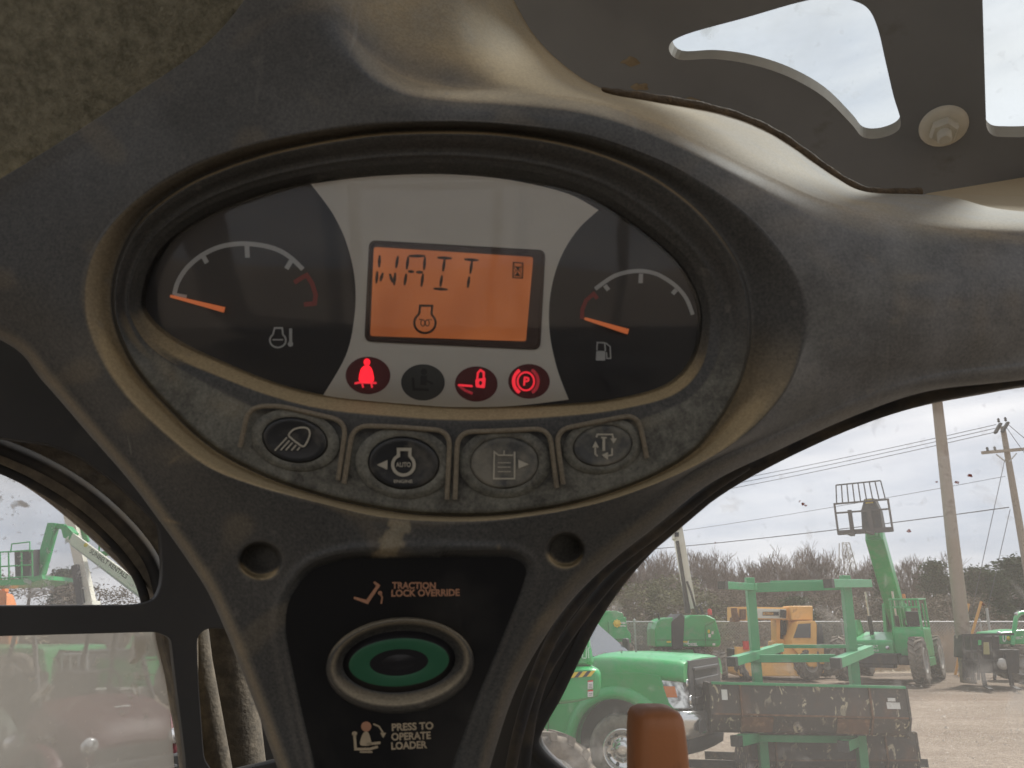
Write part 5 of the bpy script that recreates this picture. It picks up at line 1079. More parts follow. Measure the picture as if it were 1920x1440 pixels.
# buckets
def bucket(name, label, xl, xr, Yb, zt, zb, dep_, wear, slope=0):
    o = thing(name, label, "bucket", ((xl + xr) / 2, Yb, zb), 0)
    h = zt - zb; prof = [(0, h), (0, h * .40), (.10, .04), (.16, 0), (dep_, 0)]; th = .025
    outer_ = prof; inner = [(.03, h), (.03, h * .42), (.12, .07), (.17, .03), (dep_, .012)]
    def pt(x, p): return ((x - (xl + xr) / 2), p[0], p[1] - slope * (x - xl))
    mb = MB(); poly_ = outer_ + inner[::-1]; mb.loft([[pt(xl + .03, p) for p in poly_], [pt(xr - .03, p) for p in poly_]], 0, False); mb.build("shell", M_bucket, o, world=False)
    for x in (xl, xr - .03):
        mb = MB(); sp_ = [(-.012, h + .012), (-.012, h * .39), (.09, .02), (.15, -.015), (dep_ + .02, -.015), (dep_ * .9, h * .45), (.28, h + .012)]; mb.loft([[pt(x, p) for p in sp_], [pt(x + .03, p) for p in sp_]], 0, False); mb.build("side_plate", M_bucket, o, world=False)
    for fx in (.15, .80):
        x = xl + (xr - xl) * fx; mb = MB(); rp_ = [(-.035, h), (-.035, h * .39), (.075, .02), (.12, .04), (.02, h * .42), (.0, h)]; mb.loft([[pt(x, p) for p in rp_], [pt(x + .02, p) for p in rp_]], 0, False); mb.build("rib", M_rust, o, world=False)
    mb = MB(); mb.bar(pt(xl + .03, (-.012, h + .012)), pt(xr - .03, (-.012, h + .012)), .05, .03); mb.build("top_lip", M_green_r if wear else M_bucket, o, world=False)
    mb = MB(); mb.bar(pt(xl + .04, (-.006, h * .40)), pt(xr - .04, (-.006, h * .40)), .015, .02); mb.build("weld_seam", M_rust, o, world=False)
    if wear:
        for f0, f1 in ((.155, .31), (.63, .79)):
            x0, x1 = xl + (xr - xl) * f0, xl + (xr - xl) * f1; w4 = [(-.012, h * .36), (.088, .025)]; mb = MB(); mb.loft([[pt(x0, w4[0]), pt(x0, w4[1]), pt(x0, (w4[1][0] + .02, w4[1][1])), pt(x0, (.01, h * .36))], [pt(x1, w4[0]), pt(x1, w4[1]), pt(x1, (w4[1][0] + .02, w4[1][1])), pt(x1, (.01, h * .36))]], 0, False); mb.build("wear_plate", M_rust, o, world=False)
        mb = MB()
        for f0, z0, w_, hh_ in ((.06, .68, .075, .21), (.885, .58, .17, .13), (.893, .73, .10, .07)): x0 = xl + (xr - xl) * f0; mb.poly([pt(x0, (-.004, h * z0)), pt(x0 + w_, (-.004, h * z0)), pt(x0 + w_, (-.004, h * (z0 + hh_))), pt(x0, (-.004, h * (z0 + hh_)))])
        mb.build("sticker", M_wprint, o, world=False)
    return o
tl, tr_ = WY(1329, 1282, 10.25), WY(1700, 1286, 10.25); zb_ = WY(1329, 1376, 10.25).z
bucket("loader_bucket", "chipped black loader bucket with rusty wear plates hung on the green rack", tl.x, tr_.x, 10.25, tl.z, zb_, .75, True, .022)
bl, br = WY(1404, 1395, 10.95), WY(1722, 1395, 10.95)
bucket("loader_bucket", "dark lower loader bucket lying on the ground under the rack", bl.x, br.x, 10.95, .56, .01, .8, False)
# steel sections on the ground in front of the rack
M_steel = paint("dark steel section", (.05, .047, .045), .5, metal=.3, var=.3, scale=3, grime=(.12, .09, .07), gscale=5)
for (xa, ya), (xb, yb), lbl in (((1322, 1424), (1742, 1440), "dark steel angle section lying nearest the lower bucket"), ((1290, 1440), (1700, 1452), "dark steel angle section lying in front of the other one"), ((1260, 1462), (1800, 1475), "dark steel angle section nearest the windscreen, cut by the bottom edge")):
    a, b = G(xa, ya), G(xb, yb); d = (b - a).normalized(); nrm = Vector((-d.y, d.x, 0)); L = (b - a).length; mb = MB(); prof = [(0, 0), (.16, 0), (.16, .012), (.012, .012), (.012, .11), (0, .11)]
    mb.loft([[a + nrm * p + Vector((0, 0, q + .004)) for p, q in prof], [b + nrm * p + Vector((0, 0, q + .004)) for p, q in prof]], 0, False); tag(mb.build("steel_angle", M_steel), lbl, "steel section", "steel sections on the ground")

# ------------------------------------------------------------------ green pickup truck
rzP = R(-30); wc = WY(1167, 1404, 10.6); U = thing("pickup_truck", "large green pickup truck with chrome bumper parked beside the rack", "pickup truck", (wc.x + .43, wc.y + .745, 0), rzP)
arc_ = [(.62 * math.cos(t_), .44 + .60 * math.sin(t_)) for t_ in np.linspace(math.pi, 0, 22)]
side_ = [(-3.6, .52), (-.70, .50), (-.62, .44)] + arc_ + [(.64, .52), (.78, .62), (.80, .90), (.70, 1.02), (.60, 1.33), (.30, 1.36), (-.75, 1.33), (-3.6, 1.30)]
mb = MB(); mb.prism(xz(side_, -.98), (0, .16, 0)); mb.build("fender", M_green, U, world=False, bevel=.025, seg=3)
mb = MB(); mb.prism(xz(side_, .82), (0, .16, 0)); mb.build("fender", M_green, U, world=False, bevel=.025, seg=3)
mb = MB(); fl = [(.66 * math.cos(t_), -.99, .44 + .64 * math.sin(t_)) for t_ in np.linspace(math.pi * 1.02, -.05, 26)]; fo_ = []
for k, p in enumerate(fl):
    t_ = math.pi * 1.02 + (-.05 - math.pi * 1.02) * k / 25; rad = Vector((math.cos(t_), 0, math.sin(t_))); q = Vector(p); fo_.append([q - rad * .05 + Vector((0, .05, 0)), q - rad * .045 + Vector((0, -.055, 0)), q + rad * .02 + Vector((0, -.06, 0)), q + rad * .10 + Vector((0, -.012, 0)), q + rad * .12 + Vector((0, .05, 0))])
mb.loft(fo_, 0, True); mb.build("wheel_arch_flare", M_green, U, world=False)
mb = MB(); lb(mb, -.75, .66, -.80, .80, .42, 1.25); lb(mb, -3.5, -.6, -.7, .7, .35, .6); mb.build("underbody", M_dark, U, world=False)
mb = MB(); loops = []                                                    # bonnet
for x, zc, ze, hw in ((-.44, 1.545, 1.35, .93), (-.34, 1.57, 1.36, .94), (-.1, 1.575, 1.36, .95), (.25, 1.565, 1.355, .94), (.6, 1.555, 1.34, .94), (.84, 1.54, 1.33, .93), (.90, 1.515, 1.32, .92)):
    hl_ = [(-hw, ze - .06), (-hw, ze), (-hw * .985, ze + (zc - ze) * .45), (-hw * .94, ze + (zc - ze) * .78), (-hw * .84, ze + (zc - ze) * .90), (-hw * .70, ze + (zc - ze) * .90), (-hw * .60, zc)]; lp = [(x, y, z) for y, z in hl_] + [(x, 0, zc + .012)] + [(x, -y, z) for y, z in hl_[::-1]]; loops.append([Vector(p) for p in lp])
mb.loft(loops, 0, True); mb.build("bonnet", M_green, U, world=False)
mb = MB()
for x, y in ((.0, -.2), (-.1, -.5), (.5, -.78)): mb.lathe([(.014, 0), (.012, .012), (.001, .014)], (x, y, 1.585 if x < .4 else 1.46), n=8)
mb.build("washer_jet", M_dark, U, world=False)
mb = MB(); lb(mb, -.85, -.38, -.92, .92, 1.36, 1.50); mb.tube([(-.42, -.75, 1.53), (-.52, -.1, 1.56)], .014, 6); mb.tube([(-.44, .0, 1.54), (-.54, .6, 1.57)], .014, 6); mb.build("cowl", M_dark, U, world=False, bevel=.02)
mb = MB(); mb.hexa([(-.44, -.86, 1.48), (-.44, .86, 1.48), (-.48, .86, 1.48), (-.48, -.86, 1.48), (-1.22, -.74, 2.14), (-1.22, .74, 2.14), (-1.25, .74, 2.14), (-1.25, -.74, 2.14)]); mb.build("windscreen", M_glassd, U, world=False)
mb = MB(); mb.loft([[(-1.25, y, z) for y, z in ((-.74, 2.13), (-.70, 2.19), (0, 2.22), (.70, 2.19), (.74, 2.13))], [(-3.3, y, z) for y, z in ((-.74, 2.13), (-.70, 2.19), (0, 2.22), (.70, 2.19), (.74, 2.13))]], 0, True)
for s_ in (-1, 1): mb.bar((-.46, s_ * .90, 1.34), (-1.25, s_ * .76, 2.15), .07, .07); mb.bar((-3.3, s_ * .9, 1.3), (-3.3, s_ * .74, 2.14), .12, .1); mb.bar((-2.3, s_ * .9, 1.3), (-2.3, s_ * .75, 2.14), .09, .09)
mb.build("cab", M_green, U, world=False, bevel=.01)
mb = MB(); mb.hexa([(-.66, -.90, 1.34), (-3.25, -.90, 1.34), (-3.25, -.89, 1.34), (-.66, -.89, 1.34), (-1.28, -.765, 2.10), (-3.25, -.765, 2.10), (-3.25, -.755, 2.10), (-1.28, -.755, 2.10)]); mb.build("door_window", M_glassd, U, world=False)
mb = MB(); mb.box((-.65, 1.06, 1.62), (.10, .12, .24)); mb.build("mirror", M_dark, U, world=False, bevel=.03)
M_grille = paint("dark grey grille plastic", (.05, .05, .052), .45, var=.2, scale=5)
mb = MB(); mb.prism(yz([(-.70, .80), (-.76, 1.36), (-.70, 1.51), (.70, 1.51), (.76, 1.36), (.70, .80)], .80), (.12, 0, 0)); gr = mb.build("grille", M_grille, U, world=False, bevel=.03)
mb = MB()
for z in (1.02, 1.24): lb(mb, .915, .945, -.56, .56, z - .04, z + .04)
lb(mb, .915, .95, -.58, .58, .84, .88); lb(mb, .915, .95, -.58, .58, 1.38, 1.42)
mb.build("grille_bars", M_grille, gr, world=False, bevel=.008)
mb = MB()
for z in (.93, 1.13, 1.33): lb(mb, .917, .926, -.55, .55, z - .045, z + .045)
mb.build("grille_mesh", M_dark, gr, world=False)
for s_ in (-1, 1):
    mb = MB(); y0, y1 = s_ * .97, s_ * .70
    mb.hexa([(.72, y0, .95), (.93, s_ * .86, .94), (.93, y1, .94), (.70, y1, .94), (.50, y0, 1.31), (.84, s_ * .86, 1.33), (.86, y1, 1.33), (.60, y1, 1.33)]); hl = mb.build("headlight", M_lampg, U, world=False, bevel=.015)
    mb = MB(); mb.hexa([(.655, y0 * 1.012, 1.08), (.80, s_ * .93, 1.08), (.80, s_ * .80, 1.08), (.66, s_ * .8, 1.08), (.575, y0 * 1.012, 1.21), (.77, s_ * .93, 1.21), (.77, s_ * .8, 1.21), (.6, s_ * .8, 1.21)]); mb.build("indicator", M_amber, hl, world=False, bevel=.005)
    mb = MB()
    for z, r_ in ((1.24, .055), (1.04, .065)): mb.lathe([(r_, 0), (r_ * .9, .02), (r_ * .3, .005), (.001, .0)], (.895 if z > 1.1 else .93, s_ * .775, z), (1, 0, 0), 18)
    mb.build("lamp_bowl", M_chrome, hl, world=False)
mb = MB(); bl_ = []
for y, x in ((-1.04, .70), (-1.0, .86), (-.86, .97), (-.5, 1.04), (0, 1.06), (.5, 1.04), (.86, .97), (1.0, .86), (1.04, .70)):
    up_ = .0 if abs(y) > .7 else -.03; bl_.append([Vector((x - .12, y, .93 + up_)), Vector((x, y, .92 + up_)), Vector((x + .03, y, .84 + up_)), Vector((x + .02, y, .66)), Vector((x - .04, y, .60)), Vector((x - .12, y, .60))])
mb.loft(bl_, 0, True); bp = mb.build("bumper", M_chrome, U, world=False)
mb = MB()
for y in (-.62, .62): mb.prism([(1.058 - .03 * (abs(y) > .3), y + dy, z) for dy, z in ((-.24, .68), (-.24, .78), (-.18, .82), (.2, .82), (.24, .78), (.24, .68))], (.018, 0, 0))
mb.build("bumper_vent", M_grille, bp, world=False)
mb = MB(); va = []
for y, x in ((-1.0, .72), (-.9, .86), (-.5, .98), (0, 1.0), (.5, .98), (.9, .86), (1.0, .72)): va.append([Vector((x - .1, y, .60)), Vector((x, y, .60)), Vector((x - .03, y, .42)), Vector((x - .16, y, .38))])
mb.loft(va, 0, True); mb.build("valance", M_dark, U, world=False)
wheel(U, (0, -.86, .42), (.42, -.9, 0), .42, .28, .60, lugs=False, rimmat=M_chrome, bolts=True); wheel(U, (0, .86, .42), (.42, .9, 0), .42, .28, .6, lugs=False)
wheel(U, (-3.2, -.86, .42), (0, -1, 0), .42, .28, .6, lugs=False, bolts=True)
mb = MB(); lettering(mb, "520579", (-1.62, -.988, .98), (.44, 0, 0), (0, 0, .085), 0, .02); lb(mb, -1.02, -1.012, -.986, -.982, .55, 1.3, 1); lb(mb, -.62, -.28, -.97, -.962, 1.40, 1.41, 1); lb(mb, -.98, -.80, -.992, -.986, 1.02, 1.06, 1); mb.build("door_lettering", [M_wprint, M_dark], U, world=False)

# ------------------------------------------------------------------ boom lift tail close by, left of the pickup
J = thing("boom_lift", "nearest green boom lift with hazard striped tail and outlined letters left of the pickup", "boom lift", (WY(1000, 1400, 8.6).x, 8.9, 0))
def body(name, pts, Y, dep_, r): 
    lp = round_poly(pts, r, 5); mb = MB(); a = pxl(lp, Y); n_ = len(a); c0 = sum(a, Vector()) / n_
    def ins(k, dy): return [p + (c0 - p).normalized() * k + Vector((0, dy, 0)) for p in a]
    mb.loft([ins(.07, 0), ins(.045, .012), ins(.02, .04), ins(0, .10), ins(0, dep_), ins(.05, dep_ + .06)], 0, True); return mb.build(name, M_green, J)
body("hood", [(820, 1252), (820, 1120), (1085, 1120), (1100, 1150), (1116, 1250)], 8.32, 1.4, [10, 20, 30, 20, 10])
body("counterweight", [(820, 1345), (820, 1262), (1090, 1250), (1129, 1252), (1129, 1290), (1124, 1308), (1080, 1319)], 8.2, 1.6, [10, 10, 10, 18, 10, 14, 30])
mb = MB(); f = lambda x, y: WY(x, y, 8.187)
for k in range(13):
    xa = 1112 - k * 16.0; xb = xa - 8; ty = lambda x: 1262 + (1118 - x) * .085; mb.poly([f(xa + 5, ty(xa) - 5.5), f(xb + 5, ty(xb) - 5.5), f(xb - 4, ty(xb) + 5.5), f(xa - 4, ty(xa) + 5.5)], 1)
    mb.poly([f(xb + 5, ty(xb) - 5.5), f(xb - 3, ty(xb - 8) - 5.5), f(xb - 12, ty(xb - 8) + 5.5), f(xb - 4, ty(xb) + 5.5)], 2)
mb.build("hazard_stripe", [M_wprint, M_yprint, M_kprint], J)
mb = MB(); mb.poly([f(1026, 1292), f(1061, 1290), f(1061, 1281), f(1026, 1283)], 0); f = lambda x, y: WY(x, y, 8.180); lettering(mb, "0719950", f(1027, 1290.5), f(1060, 1289) - f(1027, 1290.5), f(1027, 1283.5) - f(1027, 1290.5), 1, .01); mb.build("number_plate", [M_wprint, M_kprint], J)
for y0_, y1_, ly in ((1279, 1292, (1283, 1286, 1289)), (1297, 1307, (1300, 1303))):
    f = lambda x, y: WY(x, y, 8.187); mb = MB(); mb.poly([f(1102, y1_), f(1112, y1_ - 1), f(1112, y0_ - 1), f(1102, y0_)], 0); mb.poly([f(1102, y0_), f(1112, y0_ - 1), f(1112, y0_ - 4), f(1102, y0_ - 3)], 2); f = lambda x, y: WY(x, y, 8.180)
    for yy in ly: mb.poly([f(1104, yy), f(1110, yy - .4), f(1110, yy + .6), f(1104, yy + 1)], 1)
    mb.build("warning_label", [M_wprint, M_kprint, M_redl], J)
f = lambda x, y: WY(x, y, 8.305); mb = MB()
def oln(pts, w=2.2):
    for (xa, ya), (xb, yb) in zip(pts[:-1], pts[1:]):
        v = np.array((xb - xa, yb - ya), float); n_ = np.array((-v[1], v[0])) / np.hypot(*v) * w / 2; mb.poly([f(xa + n_[0], ya + n_[1]), f(xb + n_[0], yb + n_[1]), f(xb - n_[0], yb - n_[1]), f(xa - n_[0], ya - n_[1])], 1)
oln([(1076, 1236), (1085, 1235), (1087, 1201), (1092, 1201)]); oln([(1092, 1234), (1093, 1201)]); oln([(1092, 1234), (1099, 1234), (1100, 1212)]); oln([(1104, 1234), (1103, 1215), (1107, 1214), (1106, 1200)]); oln([(1099, 1201), (1099, 1218)])
lettering(mb, "rentals", f(1084, 1193), f(1102, 1190) - f(1084, 1193), f(1084, 1187) - f(1084, 1193), 0, .01); mb.build("hood_lettering", [M_wprint, M_greenprint], J)
mb = MB(); mb.poly([f(1048, 1236), f(1062, 1235), f(1062, 1222), f(1048, 1223)], 0); mb.build("decal", M_wprint, J)
q = wm(J).inverted() @ WY(1016, 1438, 7.6); wheel(J, (q.x, q.y, .52), (.45, -.9, 0), .52, .38, .55, nlug=15); wheel(J, (q.x - 1.2, q.y + 1.8, .52), (-.45, -.9, 0), .52, .38, .55, nlug=15)
mb = MB(); lb(mb, -1.0, .15, -.9, .9, .45, .75); mb.build("chassis", M_green, J, world=False, bevel=.03)

# ------------------------------------------------------------------ black fork carriage machine at the right edge
F_ = thing("compact_telehandler", "small green telehandler with black fork carriage at the right edge", "telehandler", WY(1880, 1282, 26.5))
mb = MB(); Yc = 25.2
for x in (1806, 1820, 1832, 1842, 1862): mb.bar(WY(x, 1190, Yc), WY(x + 3, 1275, Yc), .06, .06)
for y in (1191, 1222, 1240): mb.bar(WY(1804, y, Yc), WY(1900, y - 2, Yc), .06, .07)
mb.build("fork_carriage", M_blk, F_)
mb = MB(); pxprism(mb, [(1836, 1262), (1836, 1222), (1912, 1218), (1912, 1262)], Yc + .15, .5); pxprism(mb, [(1812, 1270), (1812, 1222), (1826, 1222), (1828, 1270)], Yc + .1, .2); mb.build("carriage_plate", M_blk, F_, bevel=.02)
mb = MB(); mb.lathe([(.17, 0), (.17, .06), (.05, .08), (.001, .08)], WY(1879, 1245, Yc), (0, -1, 0), 20); mb.build("pivot_cap", M_rim, F_)
for x in (1836, 1886):
    mb = MB(); a = WY(x, 1225, Yc - .05); mb.bar(a, (a.x, a.y, .06), .12, .06); mb.bar((a.x, a.y, .05), (a.x - .5, a.y - 1.1, .04), .12, .05); mb.build("fork", M_blk, F_)
part("hood", M_green, F_, [(1876, 1208), (1876, 1186), (1925, 1180), (1925, 1208)], 26.2, 1.4, .04); part("boom_nose", M_blk, F_, [(1840, 1236), (1840, 1192), (1874, 1192), (1876, 1236)], 25.6, 1.6, .03)
mb = MB(); mb.tube([WY(1898, 1210, 26), WY(1905, 1158, 26.2), WY(1912, 1150, 26.3), WY(1930, 1147, 26.4), WY(1960, 1150, 26.5)], .07, 10); mb.tube([WY(1925, 1210, 27.2), WY(1930, 1150, 27.3)], .06, 10); mb.build("cab_frame", M_green, F_)
mb = MB(); f = lambda x, y: WY(x, y, 26.17)
lettering(mb, "U", f(1880, 1204), f(1887, 1203) - f(1880, 1204), f(1880, 1190) - f(1880, 1204), 0, .03); mb.lathe([(.07, 0), (.07, .01), (.001, .01)], f(1891, 1197), (0, -1, 0), 14, 1); lettering(mb, "SUNBELT", f(1895, 1199), f(1918, 1198) - f(1895, 1199), f(1895, 1194) - f(1895, 1199), 0, .02); mb.build("hood_lettering", [M_wprint, M_yprint], F_)
mb = MB(); f = lambda x, y: WY(x, y, Yc - .06); mb.poly([f(1844, 1227), f(1856, 1227), f(1854, 1204), f(1844, 1204)], 0); mb.poly([f(1834, 1210), f(1840, 1209), f(1840, 1200), f(1834, 1200)], 1); mb.build("carriage_decal", [paint("olive decal", (.30, .28, .12), .6), M_green], F_)
mb = MB(); mb.lathe([(.06, 0), (.06, .06), (.02, .08)], WY(1872, 1187, 25.5), (0, -1, 0), 14); mb.lathe([(.05, 0), (.05, .06), (.02, .08)], WY(1904, 1151, 25.9), (0, -1, 0), 14); mb.build("work_lamp", M_lampg, F_)
lwheel(F_, 1918, 1256, 26, .62, (-.5, -.85, 0)); lwheel(F_, 1890, 1256, 28.5, .6, (-.5, -.85, 0))

# ------------------------------------------------------------------ seen through the side window: two utility vehicles
def utv(name, label, front, rz, M_body):
    o = thing(name, label, "utility vehicle", front, rz, "small utility vehicles beside the cab")
    mb = MB(); loops = []
    for y, z, hw, zl in ((-.02, .80, .50, .62), (.06, .97, .58, .60), (.30, 1.06, .64, .60), (.62, 1.14, .67, .60), (.90, 1.20, .68, .62)):
        loops.append([Vector(p) for p in ((-hw, y, zl), (-hw, y, z - .16), (-hw * .86, y, z - .03), (-hw * .4, y, z), (0, y, z + .015), (hw * .4, y, z), (hw * .86, y, z - .03), (hw, y, z - .16), (hw, y, zl))])
    mb.loft(loops, 0, True); mb.build("bonnet", M_body, o, world=False)
    for s_ in (-1, 1):
        mb = MB(); fl = []
        for k in range(9): t_ = math.pi * (1 - k / 8); fl.append([Vector((s_ * x, .42 + .46 * math.cos(t_) * q, .36 + .44 * math.sin(t_) * q)) for x, q in ((.56, .95), (.56, 1.02), (.80, 1.06), (.82, .98))])
        mb.loft(fl, 0, True); mb.build("fender", M_body, o, world=False)
        mb = MB(); mb.lathe([(.075, 0), (.085, -.03), (.08, -.06), (.05, -.075), (.001, -.08)], (s_ * .47, .03, .80), (0, 1, 0), 18); mb.build("headlight", M_lampg, o, world=False)
        for y in (.42, 2.35): wheel(o, (s_ * .66, y, .33), (s_, 0, 0), .33, .26, .5, nlug=14)
        mb = MB(); mb.tube([(s_ * .64, .78, 1.12), (s_ * .60, 1.28, 1.86), (s_ * .58, 1.42, 1.94), (s_ * .58, 2.35, 1.95), (s_ * .62, 2.55, 1.0)], .028, 10); mb.tube([(s_ * .64, 1.75, .8), (s_ * .59, 1.75, 1.94)], .026, 8); mb.build("roll_bar", M_dark, o, world=False)
    mb = MB(); lb(mb, -.60, .60, -.06, .10, .38, .62); lb(mb, -.5, .5, -.10, -.05, .46, .52); mb.build("bumper", M_dark, o, world=False, bevel=.03)
    mb = MB(); lb(mb, -.40, .40, -.035, -.01, .63, .76); mb.build("grille", M_dark, o, world=False, bevel=.01)
    mb = MB(); lb(mb, -.62, .62, .9, 2.9, .34, .62); lb(mb, -.60, .60, 1.95, 2.9, .6, .95); mb.build("tub", M_dark, o, world=False, bevel=.02)
    mb = MB(); lb(mb, -.56, -.04, 1.55, 2.0, .62, .82); lb(mb, .04, .56, 1.55, 2.0, .62, .82); lb(mb, -.56, -.04, 1.9, 2.02, .82, 1.42); lb(mb, .04, .56, 1.9, 2.02, .82, 1.42); mb.build("seats", M_dark, o, world=False, bevel=.04)
    mb = MB(); mb.loft([[Vector((x, y, z + .025 * math.cos(x * 2.4))) for x in (-.64, -.3, 0, .3, .64)] + [Vector((x, y, z - .03)) for x in (.64, -.64)] for y, z in ((1.25, 1.95), (1.5, 1.99), (2.2, 1.99), (2.45, 1.96))], 0, True); mb.build("roof", M_dark, o, world=False)
    mb = MB(); mb.tube([(.28, .9, 1.2), (.28, 1.2, 1.28)], .025, 8); mb.tube([(.28 + .17 * math.cos(t_), 1.2 + .05 * math.sin(t_), 1.30 + .15 * math.sin(t_)) for t_ in np.linspace(0, 2 * math.pi, 17)], .016, 6, cap=False); mb.build("steering_wheel", M_dark, o, world=False)
    mb = MB(); lettering(mb, "RANGER", (-.02, .055 + .33, 1.10), (.18, .02, .0), (0, .05, .012), 0, .02); mb.build("bonnet_lettering", M_wprint, o, world=False)
    return o
def spot(px, py, z):
    r = ray(px, py); return C0 + r * ((z - H) / r.z)
a, b = spot(180, 1398, .80), spot(316, 1380, .80); c = (a + b) / 2
utv("utility_vehicle", "dark red two seat utility vehicle with roll bars parked outside the side window", (c.x, c.y, 0), math.atan2(b.y - a.y, b.x - a.x), M_redp2)
c2 = spot(30, 1402, .80) + Vector((-.50, -.10, 0)); utv("utility_vehicle", "dark green utility vehicle left of the red one, cut by the photo edge", (c2.x, c2.y, 0), math.atan2(b.y - a.y, b.x - a.x), M_utvd)

# green lift with lettered white boom, seen through the side window
Q = thing("boom_lift", "articulated green boom lift with white lettered boom and basket outside the side window", "boom lift", WY(290, 1290, 15))
Yb = 15.0
part("hood", M_green, Q, [(256, 1243), (252, 1205), (262, 1199), (330, 1194), (372, 1196), (378, 1240)], Yb - .8, 1.5, .06, 4)
part("turntable", M_green, Q, [(284, 1286), (292, 1272), (330, 1262), (330, 1244), (400, 1244), (400, 1286)], Yb - .9, 1.3, .04)
mb = MB(); pxprism(mb, [(262, 1262), (264, 1244), (360, 1244), (360, 1262)], Yb - .4, 1.0); mb.build("swivel", M_dark, Q)
lwheel(Q, 287, 1280, Yb - 1.2, .50, (.55, -.85, 0), .36); lwheel(Q, 400, 1280, Yb - 1.2, .50, (.55, -.85, 0), .36)
pts = np.array([(134, 1002), (300, 1122)], float)
mb = MB(); mb.bar(WY(131, 1006, Yb), WY(322, 1148, Yb + .6), .26, .19); mb.bar(WY(322, 1148, Yb + .6), WY(282, 1196, Yb + .7), .24, .2); mb.build("main_boom", M_white_p, Q, bevel=.01)
mb = MB(); mb.bar(WY(137, 1021, Yb - .02), WY(300, 1146, Yb + .5), .14, .07); mb.build("boom_cylinder", M_alu, Q)
mb = MB(); f = lambda x, y: WY(x, y, Yb - .16); o_ = f(167, 1036); lettering(mb, "SUNBELT RENTALS", o_, f(236, 1086) - o_, f(171.5, 1028) - o_, 0, .02); mb.lathe([(.04, 0), (.04, .006), (.001, .006)], f(161, 1022), (0, -1, 0), 14, 1); mb.build("boom_lettering", [M_kprint, M_yprint], Q)
mb = MB(); pxprism(mb, [(113, 988), (124, 985), (136, 998), (130, 1013), (118, 1008)], Yb - .12, .24); mb.build("knuckle", M_green, Q, bevel=.01)
mb = MB(); mb.bar(WY(101, 982, Yb), WY(72, 1086, Yb - .1), .17, .17); mb.bar(WY(96, 985, Yb), WY(122, 988, Yb), .1, .1); mb.build("jib", M_green, Q, bevel=.01)
mb = MB(); z0 = lambda x, y, Y=Yb - .2: WY(x, y, Y)
for Y in (Yb - .9, Yb + .1):
    for y in (1035, 1062, 1084): mb.tube([z0(-70, y + 4, Y), z0(62, y - 3, Y)], .014, 6)
    for x in (-70, -30, 0, 16, 40, 60): mb.tube([z0(x, 1036, Y), z0(x + 1, 1086, Y)], .014, 6)
for x in (-70, 60): 
    for y in (1035, 1062): mb.tube([z0(x, y, Yb - .9), z0(x, y, Yb + .1)], .014, 6)
mb.tube([z0(20, 1036, Yb - .9), z0(22, 1020, Yb - .9), z0(56, 1016, Yb - .9), z0(56, 1036, Yb - .9)], .014, 6); mb.build("basket_rail", M_green, Q)
mb = MB(); pxprism(mb, [(-75, 1100), (-75, 1088), (40, 1086), (78, 1078), (80, 1086), (40, 1097)], Yb - .95, 1.0); mb.build("basket_floor", M_green, Q)
mb = MB(); pxprism(mb, [(28, 1084), (26, 1032), (58, 1030), (56, 1084)], Yb - .6, .25); mb.build("control_box", M_dark, Q, bevel=.02)
# second mast further back
Q2 = thing("boom_lift", "far boom lift with steep white mast crossing behind the lettered boom", "boom lift", WY(170, 1225, 24))
mb = MB(); mb.bar(WY(124, 930, 24), WY(168, 1130, 24), .26, .3); mb.bar(WY(168, 1130, 24), WY(176, 1190, 24), .5, .4); mb.build("mast", M_white_p, Q2, bevel=.01)
mb = MB(); mb.bar(WY(141, 1060, 23.8), WY(153, 1135, 23.8), .16, .18); mb.build("mast_cylinder", M_dark, Q2)
mb = MB(); mb.bar(WY(146, 950, 24.2), WY(163, 1016, 24.2), .12, .14); mb.bar(WY(180, 1040, 24.2), WY(232, 1034, 24.2), .3, .12); mb.tube([WY(186, 1036, 24), WY(186, 1004, 24), WY(225, 1002, 24)], .03, 6); mb.tube([WY(208, 1036, 24), WY(208, 1003, 24)], .03, 6); mb.build("upper_basket", M_green, Q2)
part("hood", M_green, Q2, [(130, 1226), (130, 1196), (220, 1194), (222, 1226)], 23.6, 1.4, .06); part("chassis", M_blk, Q2, [(134, 1242), (134, 1224), (216, 1224), (216, 1242)], 23.7, 1.2, .04)
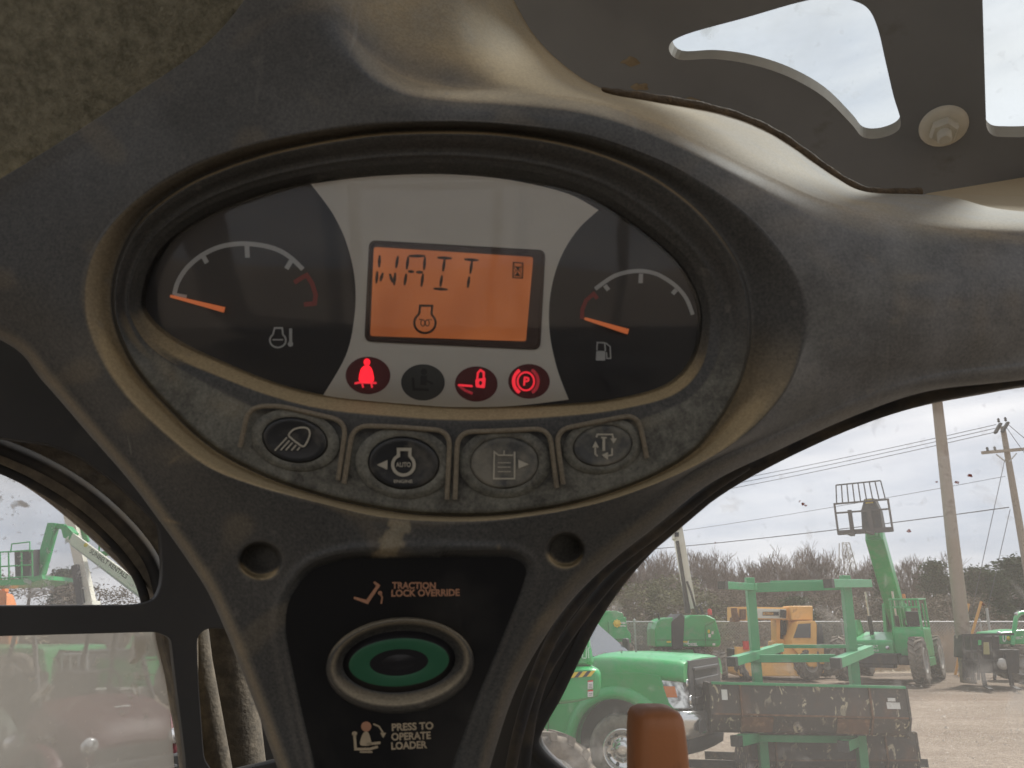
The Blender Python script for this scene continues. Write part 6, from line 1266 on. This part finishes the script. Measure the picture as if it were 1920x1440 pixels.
lwheel(Q2, 145, 1236, 23.3, .5, (.4, -.9, 0)); lwheel(Q2, 205, 1236, 23.3, .5, (.4, -.9, 0))
# green service truck behind the utility vehicles
W_ = thing("service_truck", "green service truck with red tail lamp behind the utility vehicles", "truck", WY(20, 1330, 12.5))
part("bed", M_green, W_, [(-220, 1284), (-220, 1214), (82, 1214), (92, 1286)], 12.3, 1.9, .06, 4)
part("cab", M_green, W_, [(160, 1296), (168, 1245), (176, 1240), (268, 1236), (276, 1290)], 12.9, 1.7, .08, 4)
part("headboard", M_grille, W_, [(100, 1300), (108, 1228), (112, 1222), (160, 1222), (166, 1300)], 12.6, 1.6, .05)
mb = MB()
for x in (118, 134, 150, 164): mb.tube([WY(x - 2, 1228, 12.55), WY(x, 1292, 12.55)], .02, 6)
mb.tube([WY(114, 1228, 12.55), WY(166, 1226, 12.55)], .025, 6); mb.build("window_guard", M_alu, W_)
part("bumper", M_rim, W_, [(50, 1326), (50, 1296), (250, 1292), (256, 1318)], 12.2, .5, .03)
part("tail_lamp", M_redl, W_, [(50, 1288), (50, 1276), (61, 1275), (61, 1288)], 12.24, .08, .01)
part("plate", M_wprint, W_, [(63, 1287), (63, 1275), (86, 1274), (86, 1287)], 12.26, .05, .004)
q = wm(W_).inverted() @ WY(12, 1318, 12.2); wheel(W_, (q.x, q.y, .42), (.1, -1, 0), .42, .28, .6, lugs=False, bolts=True); wheel(W_, (q.x + 2.4, q.y + .6, .42), (.1, -1, 0), .42, .28, .6, lugs=False)
# orange machine
OM = thing("orange_machine", "orange rounded machine top at the left photo edge above the window bar", "machine", WY(0, 1250, 17))
part("body", M_orange, OM, [(-80, 1250), (-80, 1112), (-12, 1108), (8, 1114), (15, 1135), (15, 1250)], 17, .35, .06, 4); part("cap", M_orange, OM, [(-12, 1114), (-10, 1090), (0, 1087), (4, 1096), (5, 1112)], 17.1, .25, .05, 4)
mb = MB(); f = lambda x, y: WY(x, y, 17.09); mb.poly([f(-9, 1109), f(3, 1108), f(3, 1104), f(-9, 1105)]); mb.build("reflective_band", M_wprint, OM)
